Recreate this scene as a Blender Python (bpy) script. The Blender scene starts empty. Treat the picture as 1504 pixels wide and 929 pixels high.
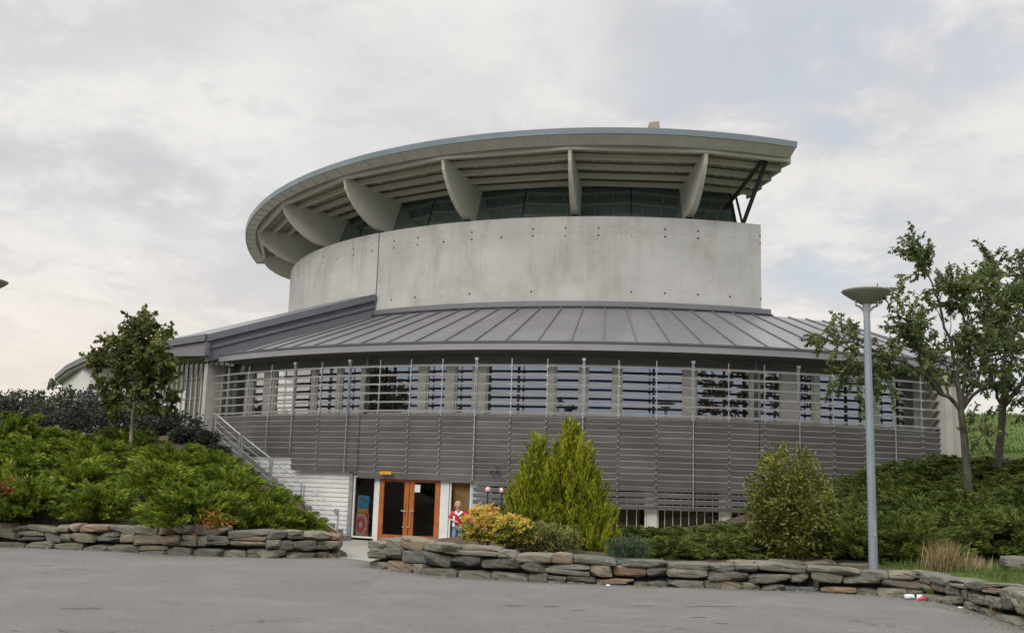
import bpy, math, random
import numpy as np
from mathutils import Vector
random.seed(7); NR = np.random.default_rng(11)
R_ = math.radians
sc = bpy.context.scene
COL = sc.collection

# ------------------------------------------------------------------ camera
F_PX, PITCH, ROLL, EYE = 1467.35, R_(9.27), R_(1.809), 1.75
W0, H0 = 1504.0, 929.0
_fw = Vector((0, math.cos(PITCH), math.sin(PITCH))); _up = Vector((0, -math.sin(PITCH), math.cos(PITCH))); _ri = Vector((1, 0, 0))
RI = _ri*math.cos(ROLL) + _up*math.sin(ROLL); UP = -_ri*math.sin(ROLL) + _up*math.cos(ROLL); FW = _fw
cd = bpy.data.cameras.new('camera'); cam = bpy.data.objects.new('camera', cd); COL.objects.link(cam)
cd.sensor_fit = 'HORIZONTAL'; cd.sensor_width = 36.0; cd.lens = 36.0*F_PX/W0; cd.clip_end = 6000; cd.clip_start = .1
from mathutils import Matrix
M3 = Matrix((RI, UP, -FW)).transposed(); M4 = M3.to_4x4(); M4.translation = Vector((0, 0, EYE)); cam.matrix_world = M4
sc.camera = cam

def ray(px, py): return FW + RI*((px-W0/2)/F_PX) - UP*((py-H0/2)/F_PX)
def at(px, py, y):
    d = ray(px, py); t = y/d.y
    return Vector((d.x*t, y, d.z*t+EYE))

# ------------------------------------------------------------------ building measures
AX, AY = 5.018, 53.0
def cyl(R, ph, z):
    a = R_(ph); return Vector((AX+R*math.sin(a), AY-R*math.cos(a), z))

# ------------------------------------------------------------------ mesh builder
class MB:
    def __init__(s): s.v = []; s.f = []; s.uv = []; s.t = []
    def quad(s, a, b, c, d, uv=None, t=0.5):
        n = len(s.v); s.v += [tuple(a), tuple(b), tuple(c), tuple(d)]; s.f.append((n, n+1, n+2, n+3))
        s.uv.append(uv or [(0, 0), (1, 0), (1, 1), (0, 1)]); s.t.append(t)
    def poly(s, pts, t=0.5, uv=None):
        n = len(s.v); s.v += [tuple(p) for p in pts]; s.f.append(tuple(range(n, n+len(pts))))
        s.uv.append(uv or [(p[0], p[2]) for p in pts]); s.t.append(t)
    def raw(s, vs, fs, t=0.5):
        n = len(s.v); s.v += [tuple(p) for p in vs]
        for f in fs:
            s.f.append(tuple(n+i for i in f)); s.uv.append([(0, 0)]*len(f)); s.t.append(t)
    def hexa(s, p, t=0.5):   # p: 8 points, bottom 4 ccw then top 4
        L = (p[1]-p[0]).length; D = (p[3]-p[0]).length; H = (p[4]-p[0]).length
        q = lambda i, j, k, l, a, b: s.quad(p[i], p[j], p[k], p[l], [(0, 0), (a, 0), (a, b), (0, b)], t)
        q(0, 1, 5, 4, L, H); q(1, 2, 6, 5, D, H); q(2, 3, 7, 6, L, H); q(3, 0, 4, 7, D, H); q(4, 5, 6, 7, L, D); q(3, 2, 1, 0, L, D)
    def box(s, c, sx, sy, sz, rz=0, t=0.5):
        c = Vector(c); co, si = math.cos(rz), math.sin(rz); pts = []
        for z in (-.5, .5):
            for x, y in ((-.5, -.5), (.5, -.5), (.5, .5), (-.5, .5)):
                X, Y = x*sx, y*sy; pts.append(c+Vector((X*co-Y*si, X*si+Y*co, z*sz)))
        s.hexa(pts, t)
    def tube(s, pts, rad, n=8, t=0.5, cap=True):
        pts = [Vector(p) for p in pts]
        if not hasattr(rad, '__len__'): rad = [rad]*len(pts)
        rings = []; u = None
        for i, p in enumerate(pts):
            d = (pts[min(i+1, len(pts)-1)]-pts[max(i-1, 0)]).normalized()
            if u is None:
                u = d.orthogonal().normalized()
            else:
                u = (u-d*u.dot(d)); u = u.normalized() if u.length > 1e-6 else d.orthogonal().normalized()
            w = d.cross(u); rings.append([p+(u*math.cos(2*math.pi*k/n)+w*math.sin(2*math.pi*k/n))*rad[i] for k in range(n)])
        L = 0
        n0 = len(s.v)
        for r in rings: s.v += [tuple(p) for p in r]
        for i in range(len(rings)-1):
            l2 = L+(pts[i+1]-pts[i]).length
            for k in range(n):
                k2 = (k+1) % n
                s.f.append((n0+i*n+k, n0+i*n+k2, n0+(i+1)*n+k2, n0+(i+1)*n+k))
                s.uv.append([(k/n, L), ((k+1)/n, L), ((k+1)/n, l2), (k/n, l2)]); s.t.append(t)
            L = l2
        if cap:
            s.f.append(tuple(n0+k for k in reversed(range(n)))); s.uv.append([(0, 0)]*n); s.t.append(t)
            b = n0+(len(rings)-1)*n
            s.f.append(tuple(b+k for k in range(n))); s.uv.append([(0, 0)]*n); s.t.append(t)
    def arc(s, prof, phis, closed=True, caps=True, t=0.5):
        """sweep a profile of (R, z) round the building's axis; prof may be a function of phi"""
        pf = prof if callable(prof) else (lambda ph: prof)
        P = [[cyl(r, ph, z) for r, z in pf(ph)] for ph in phis]
        m = len(P[0]); U = [0]
        for i in range(1, len(phis)): U.append(U[-1]+R_(phis[i]-phis[i-1])*pf(phis[0])[0][0])
        V = [0]
        for j in range(1, m+1): V.append(V[-1]+(P[0][j % m]-P[0][j-1]).length)
        u0 = R_(phis[0])*pf(phis[0])[0][0]
        for i in range(len(phis)-1):
            for j in range(m if closed else m-1):
                k = (j+1) % m
                s.quad(P[i][j], P[i+1][j], P[i+1][k], P[i][k], [(u0+U[i], V[j]), (u0+U[i+1], V[j]), (u0+U[i+1], V[j+1]), (u0+U[i], V[j+1])], t)
        if closed and caps:
            s.poly(P[0], t, [(V[j], 0) for j in range(m)]); s.poly(list(reversed(P[-1])), t, [(V[j], 0) for j in range(m)])
    def lathe(s, c, prof, n=24, t=0.5):
        c = Vector(c); n0 = len(s.v); m = len(prof)
        for r, z in prof:
            for k in range(n):
                a = 2*math.pi*k/n; s.v.append((c.x+r*math.cos(a), c.y+r*math.sin(a), c.z+z))
        for j in range(m-1):
            for k in range(n):
                k2 = (k+1) % n; s.f.append((n0+j*n+k, n0+j*n+k2, n0+(j+1)*n+k2, n0+(j+1)*n+k)); s.uv.append([(0, 0)]*4); s.t.append(t)
    def build(s, name, mat, parent=None, smooth=False, origin=None):
        me = bpy.data.meshes.new(name)
        v = s.v
        if origin is not None: v = [(a-origin[0], b-origin[1], c-origin[2]) for a, b, c in v]
        me.from_pydata(v, [], s.f)
        uvl = me.uv_layers.new(name='UVMap')
        uvl.data.foreach_set('uv', np.array([c for f in s.uv for c in f], dtype=np.float32).ravel())
        at_ = me.attributes.new('tint', 'FLOAT', 'FACE'); at_.data.foreach_set('value', np.array(s.t, dtype=np.float32))
        me.materials.append(mat)
        if smooth: me.polygons.foreach_set('use_smooth', [True]*len(me.polygons))
        me.update()
        o = bpy.data.objects.new(name, me); COL.objects.link(o)
        if origin is not None: o.location = origin
        if parent is not None:
            o.parent = parent
            o.location = Vector(origin or (0, 0, 0))-wloc(parent)    # vertices are given in world space
        return o

def wloc(o):
    p = Vector(o.location)
    while o.parent is not None: o = o.parent; p = p+Vector(o.location)
    return p

def tag(o, label=None, cat=None, group=None, kind=None):
    if label: o['label'] = label
    if cat: o['category'] = cat
    if group: o['group'] = group
    if kind: o['kind'] = kind
    return o
def thing(name, label, cat, loc=(0, 0, 0), group=None):
    o = bpy.data.objects.new(name, None); COL.objects.link(o); o.location = loc; o.empty_display_size = .2
    return tag(o, label, cat, group)

# ------------------------------------------------------------------ materials
class NT:
    def __init__(s, name):
        s.m = bpy.data.materials.new(name); s.m.use_nodes = True; s.t = s.m.node_tree; s.b = s.t.nodes['Principled BSDF']; s.out = s.t.nodes['Material Output']
    def n(s, typ, **k):
        x = s.t.nodes.new(typ)
        for a, b in k.items():
            if a in x.inputs.keys() if isinstance(a, str) else False: x.inputs[a].default_value = b
            else: setattr(x, a, b)
        return x
    def l(s, a, b): s.t.links.new(a, b)
    def noise(s, vec, scale, detail=4, rough=.55, dist=0):
        x = s.n('ShaderNodeTexNoise'); x.inputs['Scale'].default_value = scale; x.inputs['Detail'].default_value = detail
        x.inputs['Roughness'].default_value = rough; x.inputs['Distortion'].default_value = dist
        if vec is not None: s.l(vec, x.inputs['Vector'])
        return x.outputs['Fac']
    def mapv(s, vec, sx=1, sy=1, sz=1):
        x = s.n('ShaderNodeMapping'); x.inputs['Scale'].default_value = (sx, sy, sz); s.l(vec, x.inputs['Vector']); return x.outputs['Vector']
    def ramp(s, fac, stops):
        x = s.n('ShaderNodeValToRGB'); e = x.color_ramp.elements
        while len(e) < len(stops): e.new(.5)
        for i, (p, c) in enumerate(stops): e[i].position = p; e[i].color = (*c, 1) if len(c) == 3 else c
        s.l(fac, x.inputs['Fac']); return x.outputs['Color']
    def rng(s, fac, a, b, c, d):
        x = s.n('ShaderNodeMapRange'); x.inputs[1].default_value = a; x.inputs[2].default_value = b; x.inputs[3].default_value = c; x.inputs[4].default_value = d
        s.l(fac, x.inputs[0]); return x.outputs[0]
    def mix(s, fac, a, b, mode='MIX'):
        x = s.n('ShaderNodeMix'); x.data_type = 'RGBA'; x.blend_type = mode
        for inp, val in ((0, fac), (6, a), (7, b)):
            if hasattr(val, 'node'): s.l(val, x.inputs[inp])
            else: x.inputs[inp].default_value = (*val, 1) if hasattr(val, '__len__') else val
        return x.outputs[2]
    def math(s, op, a, b=0.0):
        x = s.n('ShaderNodeMath'); x.operation = op
        for i, v in enumerate((a, b)):
            if hasattr(v, 'node'): s.l(v, x.inputs[i])
            else: x.inputs[i].default_value = v
        return x.outputs[0]
    def obj(s): return s.n('ShaderNodeTexCoord').outputs['Object']
    def uv(s): return s.n('ShaderNodeTexCoord').outputs['UV']
    def geo(s): return s.n('ShaderNodeNewGeometry').outputs['Position']
    def attr(s, nm='tint'):
        x = s.n('ShaderNodeAttribute'); x.attribute_name = nm; return x.outputs['Fac']
    def bump(s, h, strength=.3, dist=.02):
        x = s.n('ShaderNodeBump'); x.inputs['Strength'].default_value = strength; x.inputs['Distance'].default_value = dist
        s.l(h, x.inputs['Height']); s.l(x.outputs['Normal'], s.b.inputs['Normal'])
    def set(s, col=None, rough=None, metal=None, spec=None):
        for nm, v in (('Base Color', col), ('Roughness', rough), ('Metallic', metal), ('Specular IOR Level', spec)):
            if v is None: continue
            if hasattr(v, 'node'): s.l(v, s.b.inputs[nm])
            else: s.b.inputs[nm].default_value = (*v, 1) if hasattr(v, '__len__') else v
        return s.m

def paint(name, col, rough=.5, var=.12, scale=3, metal=0, spec=.4, bump=0.0):
    k = NT(name); g = k.geo(); f = k.noise(g, scale, 5)
    f2 = k.noise(g, scale*9, 3)
    a = tuple(c*(1-var) for c in col); b = tuple(min(1, c*(1+var)) for c in col)
    c = k.mix(k.rng(f, .3, .7, 0, 1), a, b); c = k.mix(k.rng(f2, .35, .75, 0, .25), c, tuple(x*.7 for x in col))
    if bump: k.bump(f2, bump, .01)
    return k.set(c, k.rng(f, .3, .7, rough*.85, min(1, rough*1.15)), metal, spec)

def m_concrete():
    k = NT('board_marked_concrete'); uv = k.uv(); g = k.geo()
    big = k.noise(k.mapv(uv, .35, .6, 1), 1.0, 6, .6)
    c = k.ramp(big, [(.3, (.37, .367, .352)), (.5, (.45, .447, .432)), (.72, (.52, .517, .50))])
    st = k.noise(k.mapv(uv, 1.6, .10, 1), 1.3, 5, .65)             # rain streaks running down from the top edge
    sep = k.n('ShaderNodeSeparateXYZ'); k.l(uv, sep.inputs[0]); u, v = sep.outputs[0], sep.outputs[1]
    top = k.rng(v, 1.0, 4.6, .25, 1)
    c = k.mix(k.math('MULTIPLY', k.rng(st, .52, .72, 0, .55), top), c, (.22, .205, .17))
    st2 = k.noise(k.mapv(uv, .5, .25, 1), 1.0, 6, .7)
    c = k.mix(k.rng(st2, .5, .68, 0, .6), c, (.27, .25, .205))
    # formwork joints: one upright every 2.5 m, one level line
    fu = k.math('ABSOLUTE', k.math('SUBTRACT', k.math('FRACT', k.math('DIVIDE', u, 2.5)), .5))
    c = k.mix(k.math('MULTIPLY', k.math('LESS_THAN', fu, .004), .22), c, (.2, .19, .17))
    fv = k.math('ABSOLUTE', k.math('SUBTRACT', v, 3.62)); c = k.mix(k.math('MULTIPLY', k.math('LESS_THAN', fv, .012), .3), c, (.2, .19, .17))
    # tie holes
    hu = k.math('MULTIPLY', k.math('SUBTRACT', k.math('FRACT', k.math('DIVIDE', u, 1.25)), .5), 1.25)
    hole = None
    for hv in (3.78, 3.5, 1.35):
        d = k.math('SQRT', k.math('ADD', k.math('POWER', hu, 2.0), k.math('POWER', k.math('SUBTRACT', v, hv), 2.0)))
        h = k.math('LESS_THAN', d, .042); hole = h if hole is None else k.math('MAXIMUM', hole, h)
    keep = k.math('GREATER_THAN', k.noise(k.mapv(uv, .9, 3.1, 1), 1.3, 1), .44)
    c = k.mix(k.math('MULTIPLY', hole, keep), c, (.05, .045, .04))
    fine = k.noise(g, 14, 6, .7); c = k.mix(k.rng(fine, .35, .8, 0, .3), c, (.25, .24, .22))
    k.bump(fine, .25, .01)
    return k.set(c, .85, 0, .25)

def m_timber(name='weathered_grey_timber', gain=1.0):
    k = NT(name); uv = k.uv(); g = k.geo()
    gr = k.noise(k.mapv(uv, .9, 22, 1), 1.0, 6, .65)
    c = k.ramp(gr, [(.3, (.14, .134, .13)), (.5, (.215, .208, .203)), (.75, (.30, .292, .285))])
    b = k.noise(g, .9, 4); c = k.mix(k.rng(b, .4, .7, 0, .5), c, (.13, .118, .112))
    sp = k.noise(g, 7, 2); c = k.mix(k.rng(sp, .72, .76, 0, .6), c, (.05, .045, .04))
    c = k.mix(k.rng(k.attr(), 0, 1, 0, .45), c, (.10, .093, .088))
    if gain != 1: c = k.mix(1.0, c, (gain, gain, gain), 'MULTIPLY')
    k.bump(gr, .3, .004)
    return k.set(c, .85, 0, .2)

def m_zinc(name, col=(.20, .195, .205), rough=.42):
    k = NT(name); g = k.geo(); f = k.noise(g, .5, 5, .6); f2 = k.noise(g, 6, 4)
    a = tuple(x*.86 for x in col); b = tuple(x*1.12 for x in col)
    c = k.mix(k.rng(f, .3, .7, 0, 1), a, b); c = k.mix(k.rng(f2, .45, .8, 0, .3), c, tuple(x*.72 for x in col))
    c = k.mix(k.rng(k.attr(), 0, 1, 0, .5), c, tuple(x*.72 for x in col))
    return k.set(c, k.rng(f2, .3, .7, rough*.85, rough*1.25), .15, .45)

def m_glass(name, tint=(.55, .6, .58), refl=.32, gcol=(.92, .95, .98), top=1.0):
    k = NT(name); t = k.t; t.nodes.remove(k.b)
    tr = k.n('ShaderNodeBsdfTransparent'); tr.inputs[0].default_value = (*tint, 1)
    gl = k.n('ShaderNodeBsdfGlossy'); gl.inputs[0].default_value = (*gcol, 1); gl.inputs['Roughness'].default_value = .015
    nb = k.n('ShaderNodeBump'); nb.inputs['Strength'].default_value = .04; nb.inputs['Distance'].default_value = .01
    k.l(k.noise(k.geo(), 1.1, 1), nb.inputs['Height']); k.l(nb.outputs[0], gl.inputs['Normal'])
    lw = k.n('ShaderNodeLayerWeight'); lw.inputs['Blend'].default_value = .35
    fac = k.rng(lw.outputs['Fresnel'], 0, 1, refl, top)
    if name.startswith('green'):
        tr = k.n('ShaderNodeBsdfDiffuse'); tr.inputs[0].default_value = (.09, .118, .11, 1)
    mx = k.n('ShaderNodeMixShader'); k.l(fac, mx.inputs[0]); k.l(tr.outputs[0], mx.inputs[1]); k.l(gl.outputs[0], mx.inputs[2])
    k.l(mx.outputs[0], k.out.inputs[0]); return k.m

def m_leaf(name, stops, rough=.55, trans=.3, spec=.3):
    k = NT(name); oi = k.n('ShaderNodeObjectInfo')
    f = k.math('ADD', k.attr(), k.math('MULTIPLY', k.math('SUBTRACT', oi.outputs['Random'], .5), .28))
    c = k.ramp(f, stops); k.set(c, rough, 0, spec)
    tl = k.n('ShaderNodeBsdfTranslucent'); k.l(c, tl.inputs[0]); mx = k.n('ShaderNodeMixShader'); mx.inputs[0].default_value = trans
    k.l(k.b.outputs[0], mx.inputs[1]); k.l(tl.outputs[0], mx.inputs[2]); k.l(mx.outputs[0], k.out.inputs[0]); return k.m

def m_asphalt():
    k = NT('worn_asphalt'); g = k.geo()
    big = k.noise(k.mapv(g, .12, .35, 1), 1.0, 5, .6); c = k.ramp(big, [(.3, (.145, .139, .130)), (.7, (.18, .173, .163))])
    fine = k.noise(g, 55, 4, .8); c = k.mix(k.rng(fine, .42, .6, 0, .8), c, (.07, .067, .062))
    chip = k.noise(g, 120, 2, .6); c = k.mix(k.rng(chip, .55, .64, 0, .7), c, (.36, .345, .325))
    mid = k.noise(k.mapv(g, .5, 2.2, 1), 1.0, 4, .6); c = k.mix(k.rng(mid, .56, .72, 0, .35), c, (.09, .087, .083))
    st = k.noise(k.mapv(g, .35, 3.2, 1), 1.0, 3, .5, .3); c = k.mix(k.rng(st, .70, .74, 0, .55), c, (.05, .047, .045))
    mot = k.noise(g, 24, 5, .8); c = k.mix(k.rng(mot, .42, .62, 0, .55), c, (.085, .08, .075))
    pat = k.noise(g, .8, 5, .7); c = k.mix(k.rng(pat, .5, .64, 0, .28), c, (.215, .205, .19))
    vo = k.n('ShaderNodeTexVoronoi'); vo.feature = 'DISTANCE_TO_EDGE'; vo.inputs['Scale'].default_value = .21
    wv = k.n('ShaderNodeVectorMath'); wv.operation = 'ADD'; nz = k.n('ShaderNodeTexNoise'); nz.inputs['Scale'].default_value = 1.7; nz.inputs['Detail'].default_value = 5; k.l(g, nz.inputs['Vector']); k.l(g, wv.inputs[0]); k.l(nz.outputs['Color'], wv.inputs[1]); k.l(wv.outputs[0], vo.inputs['Vector'])
    ck = k.math('MULTIPLY', k.math('LESS_THAN', vo.outputs['Distance'], .0022), k.rng(k.noise(g, .22, 2), .5, .56, 0, 1)); c = k.mix(k.math('MULTIPLY', ck, .7), c, (.045, .042, .04))
    k.bump(k.math('ADD', fine, mot), .6, .014)
    return k.set(c, .9, 0, .25)

def m_stone():
    k = NT('schist_walling_stone'); g = k.geo(); t = k.attr()
    c = k.ramp(t, [(0, (.095, .095, .082)), (.25, (.155, .148, .118)), (.5, (.19, .175, .13)), (.68, (.125, .132, .118)), (.85, (.215, .185, .135)), (1, (.24, .15, .095))])
    n1 = k.noise(g, 5, 6, .65); c = k.mix(k.rng(n1, .35, .75, 0, .65), c, (.06, .062, .052))
    n2 = k.noise(g, 2.2, 4, .6); c = k.mix(k.rng(n2, .56, .72, 0, .5), c, (.23, .14, .085))
    n3 = k.noise(g, 16, 4, .6); c = k.mix(k.rng(n3, .56, .74, 0, .5), c, (.26, .255, .225))
    n4 = k.noise(k.mapv(g, 3, 3, 24), 1.2, 4); k.bump(k.math('ADD', n4, n1), .6, .02)
    return k.set(c, .88, 0, .2)

def m_soil():
    k = NT('dry_brown_soil'); g = k.geo(); a = k.noise(g, 3, 6, .7); b = k.noise(g, 22, 4, .7)
    c = k.ramp(a, [(.3, (.045, .033, .024)), (.7, (.11, .085, .062))]); c = k.mix(k.rng(b, .5, .7, 0, .6), c, (.19, .155, .12))
    k.bump(b, .8, .04); return k.set(c, .95, 0, .1)
def m_lawn():
    k = NT('rough_grass_turf'); g = k.geo(); a = k.noise(g, .35, 5, .6); b = k.noise(g, 6, 5, .7)
    c = k.ramp(a, [(.3, (.05, .085, .018)), (.7, (.085, .12, .03))]); c = k.mix(k.rng(b, .45, .75, 0, .6), c, (.035, .06, .012))
    k.bump(b, .6, .05); return k.set(c, .9, 0, .1)
def m_bark(name='grey_tree_bark', col=(.085, .075, .062)):
    k = NT(name); uv = k.uv(); g = k.geo(); a = k.noise(k.mapv(g, 8, 8, 2.5), 1.5, 6, .7); b = k.noise(g, 3, 3)
    c = k.ramp(a, [(.3, tuple(x*.45 for x in col)), (.7, tuple(x*1.3 for x in col))]); c = k.mix(k.rng(b, .5, .7, 0, .5), c, (.12, .135, .10))
    k.bump(a, .6, .02); return k.set(c, .9, 0, .15)

M = dict(
    conc=m_concrete(), timber=m_timber(), slat=m_timber('pale_weathered_slat', 1.35), zinc=m_zinc('grey_zinc_roofing', (.185, .18, .19), .45), fascia=m_zinc('pale_zinc_fascia', (.27, .265, .28), .45),
    wing=m_zinc('dark_zinc_cladding', (.135, .145, .16), .5), edge=m_zinc('blue_grey_roof_edge', (.24, .29, .32), .4),
    beige=paint('beige_painted_steel', (.575, .56, .48), .5, .07, 1.2), deck=paint('beige_roof_decking', (.30, .27, .20), .65, .12, 2.0),
    deckdark=paint('shadowed_deck_boards', (.22, .195, .145), .75, .2, 3.0),
    white=paint('white_painted_boards', (.62, .62, .60), .55, .08, 2.0), frame=paint('off_white_window_frame', (.55, .54, .48), .5, .08, 2.0),
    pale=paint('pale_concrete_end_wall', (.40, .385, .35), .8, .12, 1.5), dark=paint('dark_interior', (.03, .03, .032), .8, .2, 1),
    galv=paint('galvanised_steel', (.42, .44, .45), .38, .12, 4, .55, .5), lampsteel=paint('blue_grey_lamp_steel', (.26, .30, .335), .42, .08, 1.5, .3, .5),
    black=paint('black_metal', (.025, .025, .028), .5, .2, 4), orange=paint('orange_varnished_wood', (.34, .105, .026), .38, .22, 5, 0, .5),
    glass=m_glass('window_glass', (.45, .5, .49), .42), green=m_glass('green_tinted_glass', (.10, .15, .135), .30, (.62, .74, .69)), doorglass=m_glass('door_glass', (.80, .82, .80), .05), shadeglass=m_glass('shaded_glass', (.5, .55, .53), .03, top=.16),
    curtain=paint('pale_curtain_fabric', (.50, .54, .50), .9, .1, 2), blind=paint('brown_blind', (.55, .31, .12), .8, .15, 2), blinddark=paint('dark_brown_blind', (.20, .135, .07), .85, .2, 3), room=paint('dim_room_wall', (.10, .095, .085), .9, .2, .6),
    stone=m_stone(), soil=m_soil(), lawn=m_lawn(), asphalt=m_asphalt(), bark=m_bark(), palebark=m_bark('pale_young_bark', (.24, .215, .17)),
    step=paint('grey_stair_concrete', (.26, .25, .235), .85, .15, 2), brown=paint('dark_brown_stringer', (.09, .06, .045), .7, .15, 3),
    pathc=paint('light_concrete_paving', (.27, .255, .225), .9, .12, 1.2),
    skin=paint('skin', (.50, .29, .21), .5, .05, 8), hairb=paint('blond_hair', (.38, .27, .15), .7, .2, 30), hairn=paint('brown_hair', (.20, .115, .065), .7, .2, 30),
    red=paint('red_jersey_cloth', (.48, .02, .03), .8, .1, 12), whitec=paint('white_cloth', (.72, .72, .74), .85, .06, 12), jeans=paint('faded_blue_denim', (.16, .22, .30), .85, .15, 18),
    shoe=paint('dark_shoe', (.05, .05, .055), .6, .1, 9), lblue=paint('light_blue_cloth', (.36, .45, .60), .85, .08, 12), eye=paint('eye', (.02, .015, .012), .3, .05, 9),
    globe=paint('pinkish_white_globe', (.72, .50, .44), .35, .06, 4), paper=paint('white_paper', (.66, .68, .64), .8, .04, 4),
    sign=paint('orange_sign_plate', (.62, .28, .02), .5, .12, 14), plred=paint('red_plastic_film', (.55, .03, .05), .35, .2, 20), plwhite=paint('white_plastic_film', (.75, .74, .76), .35, .1, 20),
    core=paint('dark_earth', (.03, .026, .02), .95, .2, 3), boxgrey=paint('light_blue_grey_box', (.40, .45, .50), .5, .08, 4), cap=paint('weathered_chimney_cladding', (.30, .25, .20), .7, .15, 3),
)
LEAF = dict(
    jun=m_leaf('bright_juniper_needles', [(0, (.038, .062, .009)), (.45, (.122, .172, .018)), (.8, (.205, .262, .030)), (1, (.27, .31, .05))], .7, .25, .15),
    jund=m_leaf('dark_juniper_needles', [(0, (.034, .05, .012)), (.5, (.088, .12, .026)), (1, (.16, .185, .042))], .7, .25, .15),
    dead=m_leaf('rust_brown_dead_needles', [(0, (.10, .045, .018)), (1, (.33, .13, .04))], .8, .2, .1),
    con=m_leaf('golden_conifer_foliage', [(0, (.06, .08, .007)), (.5, (.25, .275, .018)), (1, (.42, .42, .045))], .7, .25, .15),
    hedge=m_leaf('grey_green_leaves', [(0, (.018, .024, .016)), (.5, (.045, .053, .036)), (1, (.085, .094, .066))], .6, .2, .3),
    maple=m_leaf('dark_maple_leaves', [(0, (.036, .05, .011)), (.5, (.092, .112, .022)), (.85, (.145, .16, .034)), (1, (.21, .16, .035))], .5, .3, .35),
    cherry=m_leaf('green_cherry_leaves', [(0, (.036, .055, .018)), (.5, (.092, .13, .038)), (.9, (.155, .195, .055)), (1, (.18, .14, .06))], .5, .35, .35),
    holly=m_leaf('yellow_green_evergreen_leaves', [(0, (.035, .042, .008)), (.5, (.10, .112, .018)), (.85, (.155, .165, .03)), (1, (.27, .24, .03))], .45, .25, .4),
    aza=m_leaf('azalea_leaves_and_blossom', [(0, (.06, .085, .014)), (.3, (.20, .22, .035)), (.5, (.52, .44, .08)), (.8, (.66, .48, .12)), (.93, (.64, .34, .11)), (1, (.60, .22, .13))], .65, .3, .2),
    low=m_leaf('small_shrub_leaves', [(0, (.06, .08, .02)), (.5, (.16, .175, .05)), (1, (.30, .27, .09))], .6, .3, .25),
    dwarf=m_leaf('dwarf_pine_needles', [(0, (.022, .04, .02)), (.5, (.055, .09, .045)), (1, (.10, .14, .07))], .7, .25, .15),
    grass=m_leaf('green_grass_blades', [(0, (.035, .06, .01)), (.6, (.085, .125, .025)), (1, (.17, .18, .06))], .7, .35, .2),
    straw=m_leaf('dry_straw_grass', [(0, (.15, .12, .05)), (.6, (.36, .28, .15)), (1, (.50, .40, .25))], .8, .35, .15),
)
def m_picture(kind):
    k = NT('sea_and_sand_picture' if kind == 0 else 'red_round_picture'); uv = k.uv(); sep = k.n('ShaderNodeSeparateXYZ'); k.l(uv, sep.inputs[0]); u, v = sep.outputs[0], sep.outputs[1]
    if kind == 0:
        n = k.noise(k.mapv(uv, 1.5, 5, 1), 1.6, 4); c = k.ramp(n, [(.3, (.02, .17, .38)), (.6, (.03, .30, .55)), (.75, (.18, .45, .62))])
        e = k.math('ADD', v, k.math('MULTIPLY', k.noise(uv, 5, 3), -.25)); c = k.mix(k.rng(e, .12, .16, 1, 0), c, (.62, .24, .03))
        c = k.mix(k.math('MULTIPLY', k.rng(k.noise(uv, 9, 3), .5, .6, 0, .7), k.rng(e, .1, .2, 1, 0)), c, (.65, .42, .12))
    else:
        d = k.math('SQRT', k.math('ADD', k.math('POWER', k.math('SUBTRACT', u, .38), 2.0), k.math('POWER', k.math('SUBTRACT', v, .5), 2.0)))
        d2 = k.math('ADD', d, k.math('MULTIPLY', k.noise(uv, 4, 3), .08))
        c = k.ramp(d2, [(0, (.62, .58, .5)), (.17, (.58, .5, .45)), (.2, (.52, .09, .10)), (.42, (.55, .14, .15)), (.46, (.6, .48, .4)), (.54, (.6, .45, .38)), (.57, (.50, .08, .09)), (1, (.45, .1, .1))])
        c = k.mix(k.rng(v, .045, .05, 1, 0), c, (.6, .32, .15))
    return k.set(c, .5, 0, .4)

# ------------------------------------------------------------------ world and sun
SUN_EL, SUN_AZ = R_(36), R_(-150)       # azimuth clockwise from +Y: behind the viewer, to the left
w = bpy.data.worlds.new('World'); sc.world = w; w.use_nodes = True
nt = w.node_tree; nd = nt.nodes; lk = nt.links; bg = nd['Background']
sky = nd.new('ShaderNodeTexSky'); sky.sky_type = 'NISHITA'; sky.sun_disc = False; sky.sun_elevation = SUN_EL; sky.sun_rotation = SUN_AZ
sky.air_density = 1.2; sky.dust_density = 1.5
def wn(t, **kw):
    x = nd.new(t)
    for a, b in kw.items(): setattr(x, a, b)
    return x
def wmath(op, a, b=0.0, c=None):
    x = wn('ShaderNodeMath', operation=op)
    for i, v_ in enumerate((a, b) if c is None else (a, b, c)):
        if hasattr(v_, 'node'): lk.new(v_, x.inputs[i])
        else: x.inputs[i].default_value = v_
    return x.outputs[0]
def wrng(f, a, b, c, d, smooth=False):
    x = wn('ShaderNodeMapRange'); x.interpolation_type = 'SMOOTHSTEP' if smooth else 'LINEAR'
    for i, v_ in enumerate((a, b, c, d)): x.inputs[i+1].default_value = v_
    lk.new(f, x.inputs[0]); return x.outputs[0]
def wmix(f, a, b):
    x = wn('ShaderNodeMix', data_type='RGBA')
    for i, v_ in ((0, f), (6, a), (7, b)):
        if hasattr(v_, 'node'): lk.new(v_, x.inputs[i])
        else: x.inputs[i].default_value = (*v_, 1) if hasattr(v_, '__len__') else v_
    return x.outputs[2]
tc = wn('ShaderNodeTexCoord'); sp = wn('ShaderNodeSeparateXYZ'); lk.new(tc.outputs['Generated'], sp.inputs[0])
dx, dy, dz = sp.outputs
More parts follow.
